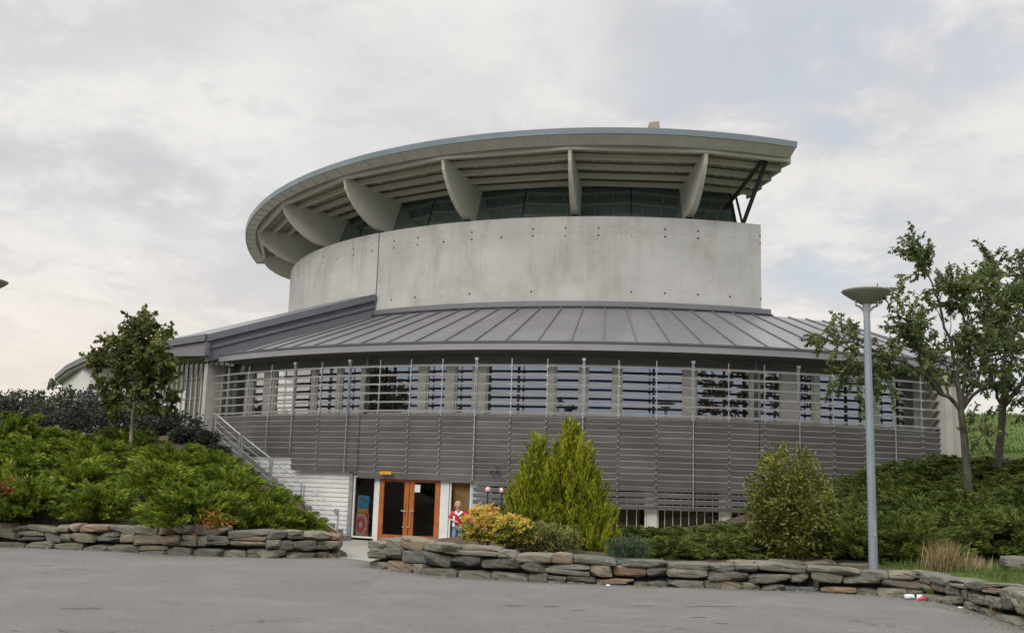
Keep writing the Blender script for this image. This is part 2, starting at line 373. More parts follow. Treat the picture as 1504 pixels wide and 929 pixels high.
# cloud layer: the view direction carried up to a flat layer overhead, so clouds narrow towards the horizon
den = wmath('ADD', wmath('MAXIMUM', dz, 0.0), .22)
cv = wn('ShaderNodeCombineXYZ'); lk.new(wmath('DIVIDE', dx, den), cv.inputs[0]); lk.new(wmath('DIVIDE', dy, den), cv.inputs[1])
def wnoise(scale, detail, rough, off, dist=0):
    mp = wn('ShaderNodeMapping'); mp.inputs['Location'].default_value = off; mp.inputs['Rotation'].default_value = (0, 0, .35); lk.new(cv.outputs[0], mp.inputs['Vector'])
    x = wn('ShaderNodeTexNoise'); x.inputs['Scale'].default_value = scale; x.inputs['Detail'].default_value = detail; x.inputs['Roughness'].default_value = rough; x.inputs['Distortion'].default_value = dist
    lk.new(mp.outputs[0], x.inputs['Vector']); return x.outputs['Fac']
n1 = wnoise(1.35, 7, .55, (3.1, .4, 0), .35); n2 = wnoise(3.1, 6, .6, (7.7, 2.2, 0), .3); n3 = wnoise(.8, 4, .5, (1.3, 9.0, 0))
cl = wmix(wrng(n1, .36, .66, 0, 1, True), (.64, .635, .655), (.84, .83, .812))
cl = wmix(wrng(n2, .45, .62, 0, .7, True), cl, (.90, .875, .84))
n4 = wnoise(6.5, 6, .62, (2.2, 5.1, 0), .4); cl = wmix(wrng(n4, .48, .66, 0, .45, True), cl, (.64, .635, .65))
cl = wmix(wrng(n3, .5, .66, 0, .35, True), cl, (.66, .645, .64))
# towards the sea on the left the low sky is warm
warm = wmath('MULTIPLY', wrng(dz, .02, .24, 1, 0, True), wrng(dx, -.55, .35, 1, .35))
cl = wmix(wmath('MULTIPLY', warm, .75), cl, (1.0, .86, .72))
# thin places to the right where blue shows
blue = wmath('MULTIPLY', wrng(wmath('ADD', wmath('MULTIPLY', n1, .6), wmath('MULTIPLY', n2, .4)), .40, .50, 1, 0, True), wrng(dx, -.1, .32, .1, 1, True))
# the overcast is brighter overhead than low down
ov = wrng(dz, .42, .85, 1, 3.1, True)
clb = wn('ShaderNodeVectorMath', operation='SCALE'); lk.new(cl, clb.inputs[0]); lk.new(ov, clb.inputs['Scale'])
skm = wn('ShaderNodeVectorMath', operation='SCALE'); lk.new(sky.outputs[0], skm.inputs[0]); skm.inputs['Scale'].default_value = .10
skb = wmix(.6, skm.outputs[0], (.64, .77, .93))
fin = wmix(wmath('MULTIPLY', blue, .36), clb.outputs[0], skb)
# the sky opposite the evening glow is bluer and dimmer low down
back = wmath('MULTIPLY', wrng(dy, .1, -.5, 0, 1, True), wrng(dz, .08, .5, 1, 0, True))
fin = wmix(wmath('MULTIPLY', back, .8), fin, (.36, .42, .56))
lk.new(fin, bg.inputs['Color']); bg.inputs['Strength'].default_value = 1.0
sd = bpy.data.lights.new('sun', 'SUN'); sd.energy = 1.9; sd.angle = R_(25); sd.color = (1, .94, .86)
so = bpy.data.objects.new('sun', sd); COL.objects.link(so)
sdir = Vector((math.sin(SUN_AZ)*math.cos(SUN_EL), math.cos(SUN_AZ)*math.cos(SUN_EL), math.sin(SUN_EL)))
so.rotation_euler = (-sdir).to_track_quat('-Z', 'Y').to_euler(); so.location = (0, -5, 30)
sc.view_settings.view_transform = 'Standard'; sc.view_settings.look = 'None'; sc.view_settings.gamma = 1; sc.view_settings.exposure = 0.0
sc.cycles.use_denoising = True
sc.cycles.max_bounces = 6; sc.cycles.transparent_max_bounces = 12; sc.cycles.diffuse_bounces = 3; sc.cycles.glossy_bounces = 3

# ------------------------------------------------------------------ terrain
def S_(t):
    t = np.clip(t, 0, 1); return t*t*(3-2*t)
arcpts = lambda R, a, b, n: [tuple(cyl(R, a+(b-a)*i/n, 0).xy) for i in range(n+1)]
LEFT_BED = np.array([(-60, 25.6), (-11.4, 23.15), (-8.8, 22.55), (-6.3, 21.7), (-4.9, 21.65), (-3.95, 23.2), (-4.7, 26.5), (-5.9, 31.0)] + arcpts(22.75, -29.5, -46, 6) + [(-14.5, 40), (-17, 46), (-60, 60)])
RIGHT_BED = np.array([(-2.5, 20.15), (-1.3, 19.0), (.7, 18.4), (3.1, 18.3), (5.5, 18.25), (7.25, 17.7), (7.55, 16.4), (7.25, 14), (6.85, 9.0), (60, 9.0), (60, 90), (24, 90), (15.6, 36)] + arcpts(21.2, 25.5, -6, 8) + [(1.6, 30.6), (-.3, 28.0), (-1.9, 23.6)])
def inside_dist(P, poly):
    x, y = P[:, 0], P[:, 1]; ins = np.zeros(len(P), bool); d2 = np.full(len(P), 1e9); n = len(poly)
    for i in range(n):
        x1, y1 = poly[i]; x2, y2 = poly[(i+1) % n]
        c = ((y1 > y) != (y2 > y)); ins ^= c & (x < (x2-x1)*(y-y1)/((y2-y1) if y2 != y1 else 1e-9)+x1)
        ex, ey = x2-x1, y2-y1; t = np.clip(((x-x1)*ex+(y-y1)*ey)/(ex*ex+ey*ey), 0, 1)
        d2 = np.minimum(d2, (x-x1-t*ex)**2+(y-y1-t*ey)**2)
    return np.where(ins, np.sqrt(d2), -np.sqrt(d2))
def bed_z(x, y):
    zl = .42+2.45*S_((y-23)/13)*S_((-4.2-x)/4.5)
    zr = .36+2.6*S_((x-4)/12)*S_((y-19)/12)+2.7*S_((x-15)/9)*S_((y-33)/18)+.06*S_((x-6.5)/1.5)
    rr_ = np.hypot(x-AX, y-AY); ph_ = np.degrees(np.arctan2(x-AX, AY-y))
    stair = -.50+3.0*np.clip((-27.3-ph_)/16.3, 0, 1)+np.maximum(rr_-22.75, 0)*.55
    zl = np.where((ph_ < -24) & (ph_ > -70) & (y < 45), np.minimum(zl, np.maximum(stair, -.25)), zl)
    b = .05*np.sin(x*1.7+y*.6)*np.sin(y*1.3-x*.5)+.03*np.sin(x*4.1)*np.cos(y*3.7)
    return np.where(x < -3.2, zl, zr)+b*S_((y-18.5)/3)
def floor_z(y): return -.38*np.clip((y-21.0)/9.5, 0, 1)
def ground(x, y):
    P = np.array([[x, y]], float)
    d = max(float(inside_dist(P, LEFT_BED)[0]), float(inside_dist(P, RIGHT_BED)[0]))
    return float(bed_z(np.array(x), np.array(y))) if d > 0 else float(floor_z(np.array(y)))
def hit(px, py, y0=17.0, y1=70.0):     # where a line of sight meets the ground
    y = y0
    while y < y1:
        p = at(px, py, y)
        if p.z <= ground(p.x, p.y): return Vector((p.x, p.y, ground(p.x, p.y)))
        y += .15
    return at(px, py, y1)

gx = np.arange(-34, 46, .25); gy = np.arange(9.5, 72, .25)
XX, YY = np.meshgrid(gx, gy); PP = np.stack([XX.ravel(), YY.ravel()], -1)
dl, dr = inside_dist(PP, LEFT_BED), inside_dist(PP, RIGHT_BED); dd = np.maximum(dl, dr)
ZB = bed_z(PP[:, 0], PP[:, 1])
ZG = np.where(dd > 0, -.7+(ZB+.7)*S_(dd/.22), -.7)
nx, ny = len(gx), len(gy)
ii = np.arange(nx*ny).reshape(ny, nx)
quads = np.stack([ii[:-1, :-1], ii[:-1, 1:], ii[1:, 1:], ii[1:, :-1]], -1).reshape(-1, 4)
cxq = PP[quads].mean(1); dq = dd[quads].max(1)
edge = 1.2*np.sin(cxq[:, 1]*.7)+.6*np.sin(cxq[:, 0]*1.9)
lawn = (cxq[:, 0] > 6.0) & ((cxq[:, 0] > 14.2+edge*.5) | (cxq[:, 1] > 38) | ((cxq[:, 1] < 19.6+.5*edge) & (cxq[:, 0] > 6.9)))
keepq = dq > -.3
def gridmesh(name, sel, mat):
    q = quads[sel]; used = np.unique(q); mp = np.full(nx*ny, -1); mp[used] = np.arange(len(used))
    me = bpy.data.meshes.new(name); me.from_pydata(np.column_stack([PP[used], ZG[used]]).tolist(), [], mp[q].tolist())
    me.materials.append(mat); me.polygons.foreach_set('use_smooth', [True]*len(me.polygons)); me.update()
    o = bpy.data.objects.new(name, me); COL.objects.link(o); return tag(o, kind='structure')
gridmesh('soil', keepq & ~lawn, M['soil']); gridmesh('lawn', keepq & lawn, M['lawn'])

b = MB()
ys = [-60, 0, 10, 16, 21] + [21+i for i in range(1, 10)] + [30.5, 36]
for i in range(len(ys)-1):
    for xa, xb in ((-70, -30), (-30, 0), (0, 30), (30, 70)):
        z1, z2 = float(floor_z(np.array(ys[i]))), float(floor_z(np.array(ys[i+1])))
        b.quad((xa, ys[i], z1), (xb, ys[i], z1), (xb, ys[i+1], z2), (xa, ys[i+1], z2))
tag(b.build('asphalt_car_park', M['asphalt']), kind='structure')
b = MB()
pl = [(-3.62, 22.6), (-4.6, 26.4), (-5.8, 30.9), (-6.9, 33.2), (-6.5, 35.5)]; pr = [(-2.62, 20.9), (-1.9, 23.6), (-.3, 28.0), (1.6, 30.6), (3.2, 35.5)]
for i in range(4):
    for k in range(6):
        def pt(j, s): 
            x = pl[j][0]+(pr[j][0]-pl[j][0])*s; y = pl[j][1]+(pr[j][1]-pl[j][1])*s; return (x, y, float(floor_z(np.array(y)))+.008)
        b.quad(pt(i, k/6), pt(i, (k+1)/6), pt(i+1, (k+1)/6), pt(i+1, k/6))
tag(b.build('entrance_path', M['pathc']), kind='structure')
b = MB(); N = 24
for rr, r2 in ((0, 300), (300, 3000)):
    for k in range(N):
        a1, a2 = 2*math.pi*k/N, 2*math.pi*(k+1)/N
        c = lambda r, a: (r*math.cos(a), r*math.sin(a)+30, -1.2)
        b.quad(c(rr, a1), c(r2, a1), c(r2, a2), c(rr, a2))
tag(b.build('ground', M['lawn']), kind='structure')

# ------------------------------------------------------------------ the round building
BLD = thing('round_building', 'round concrete and grey timber building with flaring beige roof and orange entrance door', 'building', (AX, AY, 0))
def lerp(a, b, t): return a+(b-a)*t
def steps(a, b, d=1.0):
    n = max(1, int(round(abs(b-a)/d))); return [a+(b-a)*i/n for i in range(n+1)]
RE, ZE, RD, ZDB, ZDT = 22.07, 6.08, 16.594, 8.14, 11.63
# drum
b = MB(); b.arc([(RD, 6.5), (RD, ZDT), (RD-.45, ZDT), (RD-.45, 6.5)], steps(-39.62, 15.2)); 
for q in range(len(b.uv)): b.uv[q] = [(u, v+.0) for u, v in b.uv[q]]
# level uv: v from the roof line up
for i, f in enumerate(b.f):
    if all(abs(math.hypot(b.v[j][0]-AX, b.v[j][1]-AY)-RD) < .01 for j in f):
        b.uv[i] = [((u), b.v[j][2]-7.4) for (u, v), j in zip(b.uv[i], f)]
drum = b.build('drum_wall', M['conc'], BLD)
b = MB(); b.arc([(RD+.03, 6.5), (RD+.03, ZDT), (RD-.42, ZDT), (RD-.42, 6.5)], steps(-110, -39.72))
for i, f in enumerate(b.f):
    if all(abs(math.hypot(b.v[j][0]-AX, b.v[j][1]-AY)-RD-.03) < .01 for j in f):
        b.uv[i] = [(u+40, b.v[j][2]-7.4) for (u, v), j in zip(b.uv[i], f)]
b.build('drum_wall', M['conc'], BLD)
b = MB()     # the drum's radial end wall
p = [cyl(RD-.01, 15.0, 6.5), cyl(RD-.01, 15.18, 6.5), cyl(11.2, 15.3, 6.5), cyl(11.2, 14.7, 6.5)]
b.hexa(p+[q+Vector((0, 0, 5.12)) for q in p]); b.build('end_wall', M['pale'], BLD)
b = MB(); b.arc([(RD+.10, ZDB-.12), (RD+.10, ZDB+.22), (RD+.035, ZDB+.25), (RD+.035, ZDB-.12)], steps(-39.4, 16.4)); b.build('flashing', M['zinc'], BLD)
b = MB(); b.arc([(RD+.16, ZDB-.03), (RD+.16, ZDB+.035), (RD+.11, ZDB+.035), (RD+.11, ZDB-.03)], steps(-40.4, 16.6)); b.build('flashing', M['black'], BLD)
# inside of the drum, dark behind the clerestory
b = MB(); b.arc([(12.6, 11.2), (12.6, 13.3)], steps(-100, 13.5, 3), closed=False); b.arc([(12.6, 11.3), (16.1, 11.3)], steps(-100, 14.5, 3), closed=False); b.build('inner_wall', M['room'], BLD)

# flaring upper roof: leans down away from the entrance
def rz(R, ph):
    t = (R/53-.288)/(.357-.288); z0 = lerp(12.95, 12.864, min(t, .86)/.86) if t < .86 else lerp(12.80, 12.864, (t-.86)/.14)
    gy_ = lerp(-.008, -.0473, min(t/.86, 1)) if t < .86 else lerp(-.0473, -.0691, (t-.86)/.14); gx_ = lerp(-.0087, -.0065, min(t, 1))
    a = R_(ph); return z0+gx_*R*math.sin(a)-gy_*R*math.cos(a)
PH0, PH1 = -90.5, 15.75
R_OUT, R_RING, R_GL = 18.92, 18.41, 15.28
up_phis = steps(PH0, PH1, 1.0)
b = MB()
prof = lambda ph: [(R_OUT, rz(R_OUT, ph)-.10), (R_OUT, rz(R_OUT, ph)+.06), (R_OUT-1.2, rz(R_OUT, ph)+.16), (8.0, rz(R_OUT, ph)+.35), (3.0, 14.0), (3.0, 13.7), (8, 13.5), (R_GL-.1, rz(R_GL, ph)+.26), (R_RING, rz(R_RING, ph)+.22)]
b.arc(prof, up_phis); ROOF = b.build('upper_roof', M['deck'], BLD)
b = MB(); b.arc(lambda ph: [(R_OUT+.012, rz(R_OUT, ph)-.12), (R_OUT+.05, rz(R_OUT, ph)+.09), (R_OUT-.15, rz(R_OUT, ph)+.13), (R_OUT-.16, rz(R_OUT, ph)+.075), (R_OUT-.03, rz(R_OUT, ph)+.07), (R_OUT-.03, rz(R_OUT, ph)-.12)], up_phis); b.build('edge_trim', M['edge'], ROOF)
b = MB()     # sloping panels between the edge and the ring beam, with a raised joint every 2.6 degrees
b.arc(lambda ph: [(R_OUT-.035, rz(R_OUT, ph)-.105), (R_OUT-.035, rz(R_OUT, ph)-.07), (R_RING+.05, rz(R_RING, ph)+.2), (R_RING+.05, rz(R_RING, ph)+.11)], up_phis)
ph = 5.75-2.583*37
while ph < PH1:
    if ph > PH0+.3:
        a1, a2 = ph-.07, ph+.07
        q = [cyl(R_OUT-.04, a1, rz(R_OUT, ph)-.135), cyl(R_OUT-.04, a2, rz(R_OUT, ph)-.135), cyl(R_RING+.1, a2, rz(R_RING, ph)+.08), cyl(R_RING+.1, a1, rz(R_RING, ph)+.08)]
        b.hexa(q+[p+Vector((0, 0, .06)) for p in q])
    ph += 2.583
b.build('soffit_panel', M['beige'], ROOF)
RIBS = [5.75-15.5*k for k in range(7)]
bays = [PH1]+RIBS+[PH0]
def chord(R0, i):    # straight beams between ribs
    return [bays[i], bays[i+1]]
for j, (R, w_, h_) in enumerate(((R_RING, .16, .30), (17.72, .13, .20), (17.02, .13, .20), (16.32, .13, .20), (15.72, .13, .18))):
    b = MB()
    for i in range(len(bays)-2):
        ph2 = bays[i]-.02; ph1 = bays[i+1]+.02
        k = 2 if i in (0,) else 1
        z_ = lambda ph: rz(R, ph)+(.05 if j == 0 else .02)
        rr = R if i else R*1.0
        q = []
        for dz_ in (-.06, h_-.06):
            q += [cyl(rr, ph1, z_(ph1)+dz_), cyl(rr, ph2, z_(ph2)+dz_), cyl(rr-w_, ph2, z_(ph2)+dz_), cyl(rr-w_, ph1, z_(ph1)+dz_)]
        b.hexa(q)
    b.build('ring_beam' if j == 0 else 'purlin', M['beige'], ROOF)
b = MB()      # small brackets under the decking
for i in range(len(bays)-1):
    for R in (18.0, 17.3, 16.6, 15.95):
        for k in range(1, 6):
            ph = lerp(bays[i], bays[i+1], k/6)
            q0 = cyl(R, ph, rz(R, ph)+.16); b.box(q0, .05, .38, .1, R_(ph))
b.build('bracket', M['beige'], ROOF)
# the sloped end of the roof, stepping up beam by beam
b = MB()
for R0, R1 in ((18.41, 17.75), (17.75, 17.05), (17.05, 16.35), (16.35, 15.7), (15.7, 15.2)):
    q = [cyl(R0, 15.76, rz(R0, 15.7)-.10), cyl(R0, 15.96, rz(R0, 15.7)-.10), cyl(R1, 15.99, rz(R1, 15.7)+.02), cyl(R1, 15.76, rz(R1, 15.7)+.02)]
    b.hexa(q+[p+Vector((0, 0, .34)) for p in q])
b.build('end_trim', M['beige'], ROOF)
# fins
def fin(ph):
    t1, t2 = R_RING-.03, R_GL+.02
    top = [(t1, rz(t1, ph)+.02), (lerp(t1, t2, .5), rz(lerp(t1, t2, .5), ph)+.10), (t2, rz(t2, ph)+.14)]
    low = [(15.62, ZDT+.24), (16.08, ZDT+.17), (16.5, ZDT+.25), (16.95, ZDT+.42), (17.4, ZDT+.70), (17.75, ZDT+1.0), (18.05, ZDT+1.33), (18.27, ZDT+1.66), (18.36, rz(18.36, -10)-.10)]
    low = [(r, z+(rz(r, ph)-rz(r, -10))*min(1, max(0, (r-15.9)/2.4))) for r, z in low]
    prof = top+low
    b = MB(); n = len(prof)
    def th(r): return lerp(.17, .06, min(1, max(0, (r-15.6)/2.8)))
    sd_ = []
    for s in (-1, 1):
        sd_.append([cyl(r, ph, z)+Vector((math.cos(R_(ph)), math.sin(R_(ph)), 0))*s*th(r) for r, z in prof])
    b.poly(list(reversed(sd_[0]))); b.poly(sd_[1])
    for i in range(n):
        j = (i+1) % n; b.quad(sd_[0][i], sd_[0][j], sd_[1][j], sd_[1][i])
    f = b.build('roof_fin', M['beige'], BLD)
    b = MB(); rz_ = R_(ph)
    for s in (-.09, .09): b.box(cyl(16.12, ph, ZDT+.09)+Vector((math.cos(rz_)*s, math.sin(rz_)*s, 0)), .035, .2, .34, rz_)
    b.box(cyl(15.95, ph, ZDT+.02), .34, .62, .035, rz_); b.tube([cyl(16.12, ph-.55, ZDT+.15), cyl(16.12, ph+.55, ZDT+.15)], .035, 8)
    b.build('shoe', M['black'], f)
for ph in RIBS: fin(ph)
# clerestory: two leaning panes a bay
def clerestory(pa, pb, mid=True):
    pa, pb = pa+.15, pb-.15
    zt = lambda ph: rz(R_GL, ph)+.10
    f = MB(); pm = (pa+pb)/2
    lines = [pa, pm, pb] if mid else [pa, pb]
    for ph in lines: f.tube([cyl(15.92, ph, ZDT-.1), cyl(R_GL+.03, ph, zt(ph))], .028, 6)
    f.tube([cyl(R_GL+.02, pa, zt(pa)), cyl(R_GL+.02, pb, zt(pb))], .04, 6)
    fr = f.build('clerestory_window', M['black'], BLD)
    g = MB()
    for a, c in zip(lines[:-1], lines[1:]): g.quad(cyl(15.9, a+.04, ZDT-.1), cyl(15.9, c-.04, ZDT-.1), cyl(R_GL+.03, c-.04, zt(c)), cyl(R_GL+.03, a+.04, zt(a)))
    g.build('pane', M['green'], fr)
    h = MB(); h.quad(cyl(R_GL+.07, pa, zt(pa)-.02), cyl(R_GL+.07, pb, zt(pb)-.02), cyl(R_GL+.07, pb, zt(pb)+.16), cyl(R_GL+.07, pa, zt(pa)+.16)); h.build('head_rail', M['beige'], fr)
for i in range(len(RIBS)-1): clerestory(RIBS[i+1], RIBS[i])
clerestory(RIBS[0], 13.0, False)
g = MB(); g.quad(cyl(15.9, 13.0, ZDT-.1), cyl(12.8, 14.2, ZDT-.1), cyl(12.8, 14.2, 13.2), cyl(R_GL+.03, 13.0, rz(R_GL, 13)+.1)); o = g.build('side_pane', M['green'], BLD)
f = MB(); pm = lambda t, z: cyl(lerp(15.7, 12.8, t), lerp(13.2, 14.2, t), z)
f.tube([cyl(15.92, 13.0, ZDT-.1), cyl(R_GL+.03, 13.0, rz(R_GL, 13)+.1)], .035, 6); f.tube([pm(.35, ZDT-.1), pm(.3, 13)], .03, 6); f.build('frame', M['black'], o)
# crossed tie rods behind the bay right of the middle fin
b = MB()
b.tube([cyl(15.55, -8.6, ZDT+.1), cyl(15.05, 4.3, rz(R_GL, 4)-.1)], .022, 6); b.tube([cyl(15.1, -8.6, rz(R_GL, -8)-.1), cyl(15.5, 4.3, ZDT+.1)], .022, 6); b.build('tie_rod', M['galv'], BLD)
# raking struts at the right end
foot = cyl(16.3, 13.1, ZDT)
b = MB(); b.tube([foot, cyl(R_RING-.35, 13.35, rz(R_RING, 13.3))], .085, 8); b.build('strut', M['black'], BLD)
b = MB(); b.tube([cyl(15.1, 11.6, rz(15.1, 11)-.75), cyl(R_RING-.3, 12.9, rz(R_RING, 13)+.02)], .075, 8); b.build('strut', M['black'], BLD)
b = MB(); b.tube([foot, cyl(15.6, 13.3, 13.0)], .05, 8); b.build('strut', M['black'], BLD)
# chimney stack
b = MB(); c = [at(954, 196, 42), at(974, 196, 42)]; t_ = [at(954, 179.5, 42), at(968.5, 178, 42)]
q = [Vector((c[0].x, 42, 14.2)), Vector((c[1].x+.04, 42, 14.2)), Vector((c[1].x+.04, 42.7, 14.2)), Vector((c[0].x, 42.7, 14.2)), t_[0], t_[1], t_[1]+Vector((0, .7, 0)), t_[0]+Vector((0, .7, 0))]
b.hexa(q); b.build('chimney', M['cap'], BLD)

# lower roof
PHR = 28.2
phL = lambda R: lerp(-46.3, -40.6, (RE-R)/(RE-RD))
zroof = lambda R: lerp(ZE, ZDB-.01, (RE-R)/(RE-RD-.05))
b = MB(); Rs = [RE, 20.7, 19.3, 17.95, RD+.05]; n = 62
for i in range(len(Rs)-1):
    for k in range(n):
        g = lambda R, k_: cyl(R, lerp(phL(R), PHR, k_/n), zroof(R))
        h = lambda R, k_: cyl(R, lerp(phL(R), PHR, k_/n), zroof(R)-.14)
        pc = lerp(phL(20), PHR, (k+.5)/n); tnt = random.Random(int((pc+60.05)//2.72)).random()
        b.quad(g(Rs[i], k), g(Rs[i], k+1), g(Rs[i+1], k+1), g(Rs[i+1], k), t=tnt); b.quad(h(Rs[i], k), h(Rs[i+1], k), h(Rs[i+1], k+1), h(Rs[i], k+1))
b.quad(cyl(RE, PHR, ZE), cyl(RE, PHR, ZE-.14), cyl(RD, PHR, ZDB-.14), cyl(RD, PHR, ZDB))
s_ = -.05-2.72*16
while s_ < PHR-.3:
    pts = [R for R in np.linspace(RE+.01, RD+.08, 9) if phL(R) < s_-.1]
    if len(pts) > 1:
        R0, R1 = pts[0], pts[-1]; q = []
        for R in (R0, R1):
            d = .018/R*180/math.pi; q += [(cyl(R, s_-d, zroof(R)), cyl(R, s_+d, zroof(R)))]
        lo = [q[0][0], q[0][1], q[1][1], q[1][0]]; b.hexa([p-Vector((0, 0, .01)) for p in lo]+[p+Vector((0, 0, .055)) for p in lo], t=1)
    s_ += 2.72
LOW = b.build('lower_roof', M['zinc'], BLD)
fp = steps(-46.9, PHR, 1.0)
b = MB(); b.arc([(RE+.02, ZE-.25), (RE+.02, ZE-.035), (RE-.02, ZE-.03), (RE-.03, ZE-.25)], fp); b.build('fascia', M['fascia'], LOW)
b = MB(); b.arc([(RE+.05, ZE-.03), (RE+.06, ZE+.035), (RE-.08, ZE+.05), (RE-.08, ZE-.02)], fp); b.build('drip_edge', M['wing'], LOW)
b = MB(); b.arc([(RE-.03, ZE-.24), (20.7, ZE-.30)], fp, closed=False); b.build('soffit', M['timber'], LOW)
q = [cyl(RE, PHR, ZE-.22), cyl(RE, PHR+.4, ZE-.22), cyl(RD, PHR+.5, ZDB-.3), cyl(RD, PHR, ZDB-.3)]
b = MB(); b.hexa(q+[p+Vector((0, 0, .32)) for p in q]); b.build('verge', M['zinc'], LOW)

# wing on the left with its raised roof
D1 = cyl(RD+.06, -39.75, 0); C1 = Vector((-11.64, 37.97, 0))
EAVE = [Vector((x, y, 0)) for x, y in ((-11.64, 37.97), (-13.31, 39.66), (-16.08, 42.6), (-19.8, 46.64), (-22.98, 51.78), (-26.1, 57.51), (-27.9, 63), (-27.6, 68), (-25.5, 73))]
wz = lambda z: Vector((0, 0, z))
b = MB()
d = (D1-C1).normalized(); nrm = Vector((-d.y, d.x, 0))
if nrm.y > 0: nrm = -nrm
foot_d = 8.02; foot_c = 5.83
th_ = nrm*-.35
q = [C1+wz(foot_c), D1+wz(foot_d-.25), D1+wz(foot_d-.25)+th_, C1+wz(foot_c)+th_, C1+wz(6.62), D1+wz(8.80), D1+wz(8.80)+th_, C1+wz(6.62)+th_]
b.hexa(q); WING = b.build('wing_wall', M['wing'], BLD)
b = MB(); o_ = nrm*.14
q = [C1+wz(6.60)+o_, D1+wz(8.78)+o_, D1+wz(8.78)+th_, C1+wz(6.60)+th_]
b.hexa(q+[p+wz(.27) for p in q]); b.build('coping', M['wing'], WING)
b = MB(); o2 = nrm*.06
q = [C1+wz(6.28)+o2, D1+wz(8.48)+o2, D1+wz(8.48), C1+wz(6.28)]
b.hexa(q+[p+wz(.10) for p in q]); b.build('ledge', M['wing'], WING)
b = MB(); b.box(C1+wz(6.3)+nrm*.10, .16, .2, .5, .6); b.build('rainwater_head', M['wing'], WING)
b = MB(); inn = [cyl(RD+.04, a, 9.05) for a in (-39.7, -46, -54, -62, -70, -78, -86, -94, -102)]
for i in range(len(EAVE)-1): b.quad(EAVE[i]+wz(6.88), EAVE[i+1]+wz(6.88), inn[i+1], inn[i])
WR = b.build('wing_roof', M['zinc'], BLD)
b = MB()
def off(i, dist):
    a = EAVE[max(i-1, 0)]; c = EAVE[min(i+1, len(EAVE)-1)]; t = (c-a).normalized(); return EAVE[i]+Vector((-t.y, t.x, 0))*-dist
for i in range(len(EAVE)-1):
    q = [EAVE[i]+wz(6.05), EAVE[i+1]+wz(lerp(6.05, 6.5, min(1, (i+1)/3))), off(i+1, .2)+wz(lerp(6.05, 6.5, min(1, (i+1)/3))), off(i, .2)+wz(lerp(6.05, 6.5, min(1, i/3)))]
    q[0] = EAVE[i]+wz(lerp(6.05, 6.5, min(1, i/3)))
    b.hexa(q+[EAVE[i]+wz(6.62), EAVE[i+1]+wz(6.62), off(i+1, .2)+wz(6.62), off(i, .2)+wz(6.62)])
b.build('fascia', M['zinc'], WR)
b = MB()
for i in range(len(EAVE)-1):
    q = [off(i, -.12)+wz(6.62), off(i+1, -.12)+wz(6.62), off(i+1, .2)+wz(6.62), off(i, .2)+wz(6.62)]; b.hexa(q+[p+wz(.27) for p in q])
b.build('coping', M['wing'], WR)
b = MB()
for i in range(len(EAVE)-1): b.quad(off(i, .18)+wz(lerp(6.1, 6.53, min(1, i/3))), off(i+1, .18)+wz(lerp(6.1, 6.53, min(1, (i+1)/3))), off(i+1, 2.2)+wz(6.56), off(i, 2.2)+wz(6.5))
b.build('soffit', M['deck'], WR)
# glazed front under the wing, upright fins and level rails
G0, G1 = off(0, 1.0)+Vector((.25, -.1, 0)), off(2, 1.2)
b = MB(); b.quad(G0+wz(1.5), G1+wz(1.5), G1+wz(6.2), G0+wz(6.2)); GF = b.build('glazed_front', M['shadeglass'], BLD)
b = MB(); bk = Vector((.9, .9, 0)); b.quad(G0+bk+wz(1.5), G1+bk+wz(1.5), G1+bk+wz(6.2), G0+bk+wz(6.2)); b.build('inner_wall', M['dark'], GF)
for k in range(15):
    t = (k+.5)/15; p = G0.lerp(G1, t)-Vector((.7, .7, 0))*.12; b = MB(); b.box(p+wz(3.9), .05, .06, 4.6, R_(-45)); b.build('fin', M['frame'] if k % 4 else M['galv'], GF)
b = MB()
for z in (3.0, 3.8, 4.6, 5.4): b.tube([G0+wz(z)+Vector((-.04, -.04, 0)), G1+wz(z)+Vector((-.04, -.04, 0))], .03, 6)
b.build('rail', M['galv'], GF)
b = MB(); wp = [off(2, 1.2)+Vector((0, 0, 0)), Vector((-18.3, 48.4, 0)), Vector((-21.2, 51.0, 0)), off(4, .8), off(5, .7), off(6, .7), off(7, .7)]
wp = [off(2, 1.2), Vector((-18.2, 47.0, 0)), Vector((-20.9, 48.75, 0)), off(4, .35), off(5, .35), off(6, .35), off(7, .35)]
for i in range(len(wp)-1):
    L = (wp[i+1]-wp[i]).length; b.quad(wp[i]+wz(1), wp[i+1]+wz(1), wp[i+1]+wz(6.5), wp[i]+wz(6.5), [(i*5, 0), (i*5+L, 0), (i*5+L, 5), (i*5, 5)])
b.build('rear_wall', M['white'], BLD)

# end walls of the timber front
def radial_slab(ph, R0, R1, w_, z0, z1, mat, name='end_wall'):
    b = MB(); a = R_(ph); s = Vector((math.cos(a), math.sin(a), 0))*w_/2
    q = [cyl(R1, ph, z0)-s, cyl(R1, ph, z0)+s, cyl(R0, ph, z0)+s, cyl(R0, ph, z0)-s]; b.hexa(q+[p+wz(z1-z0) for p in q]); return b.build(name, mat, BLD)
radial_slab(-49.6, 19.5, 22.1, .30, 1.5, 5.82, M['pale']); radial_slab(25.75, 20.0, 22.05, .30, .5, 5.84, M['pale']); radial_slab(27.2, 18.0, 21.75, .62, .5, 5.80, M['pale'])
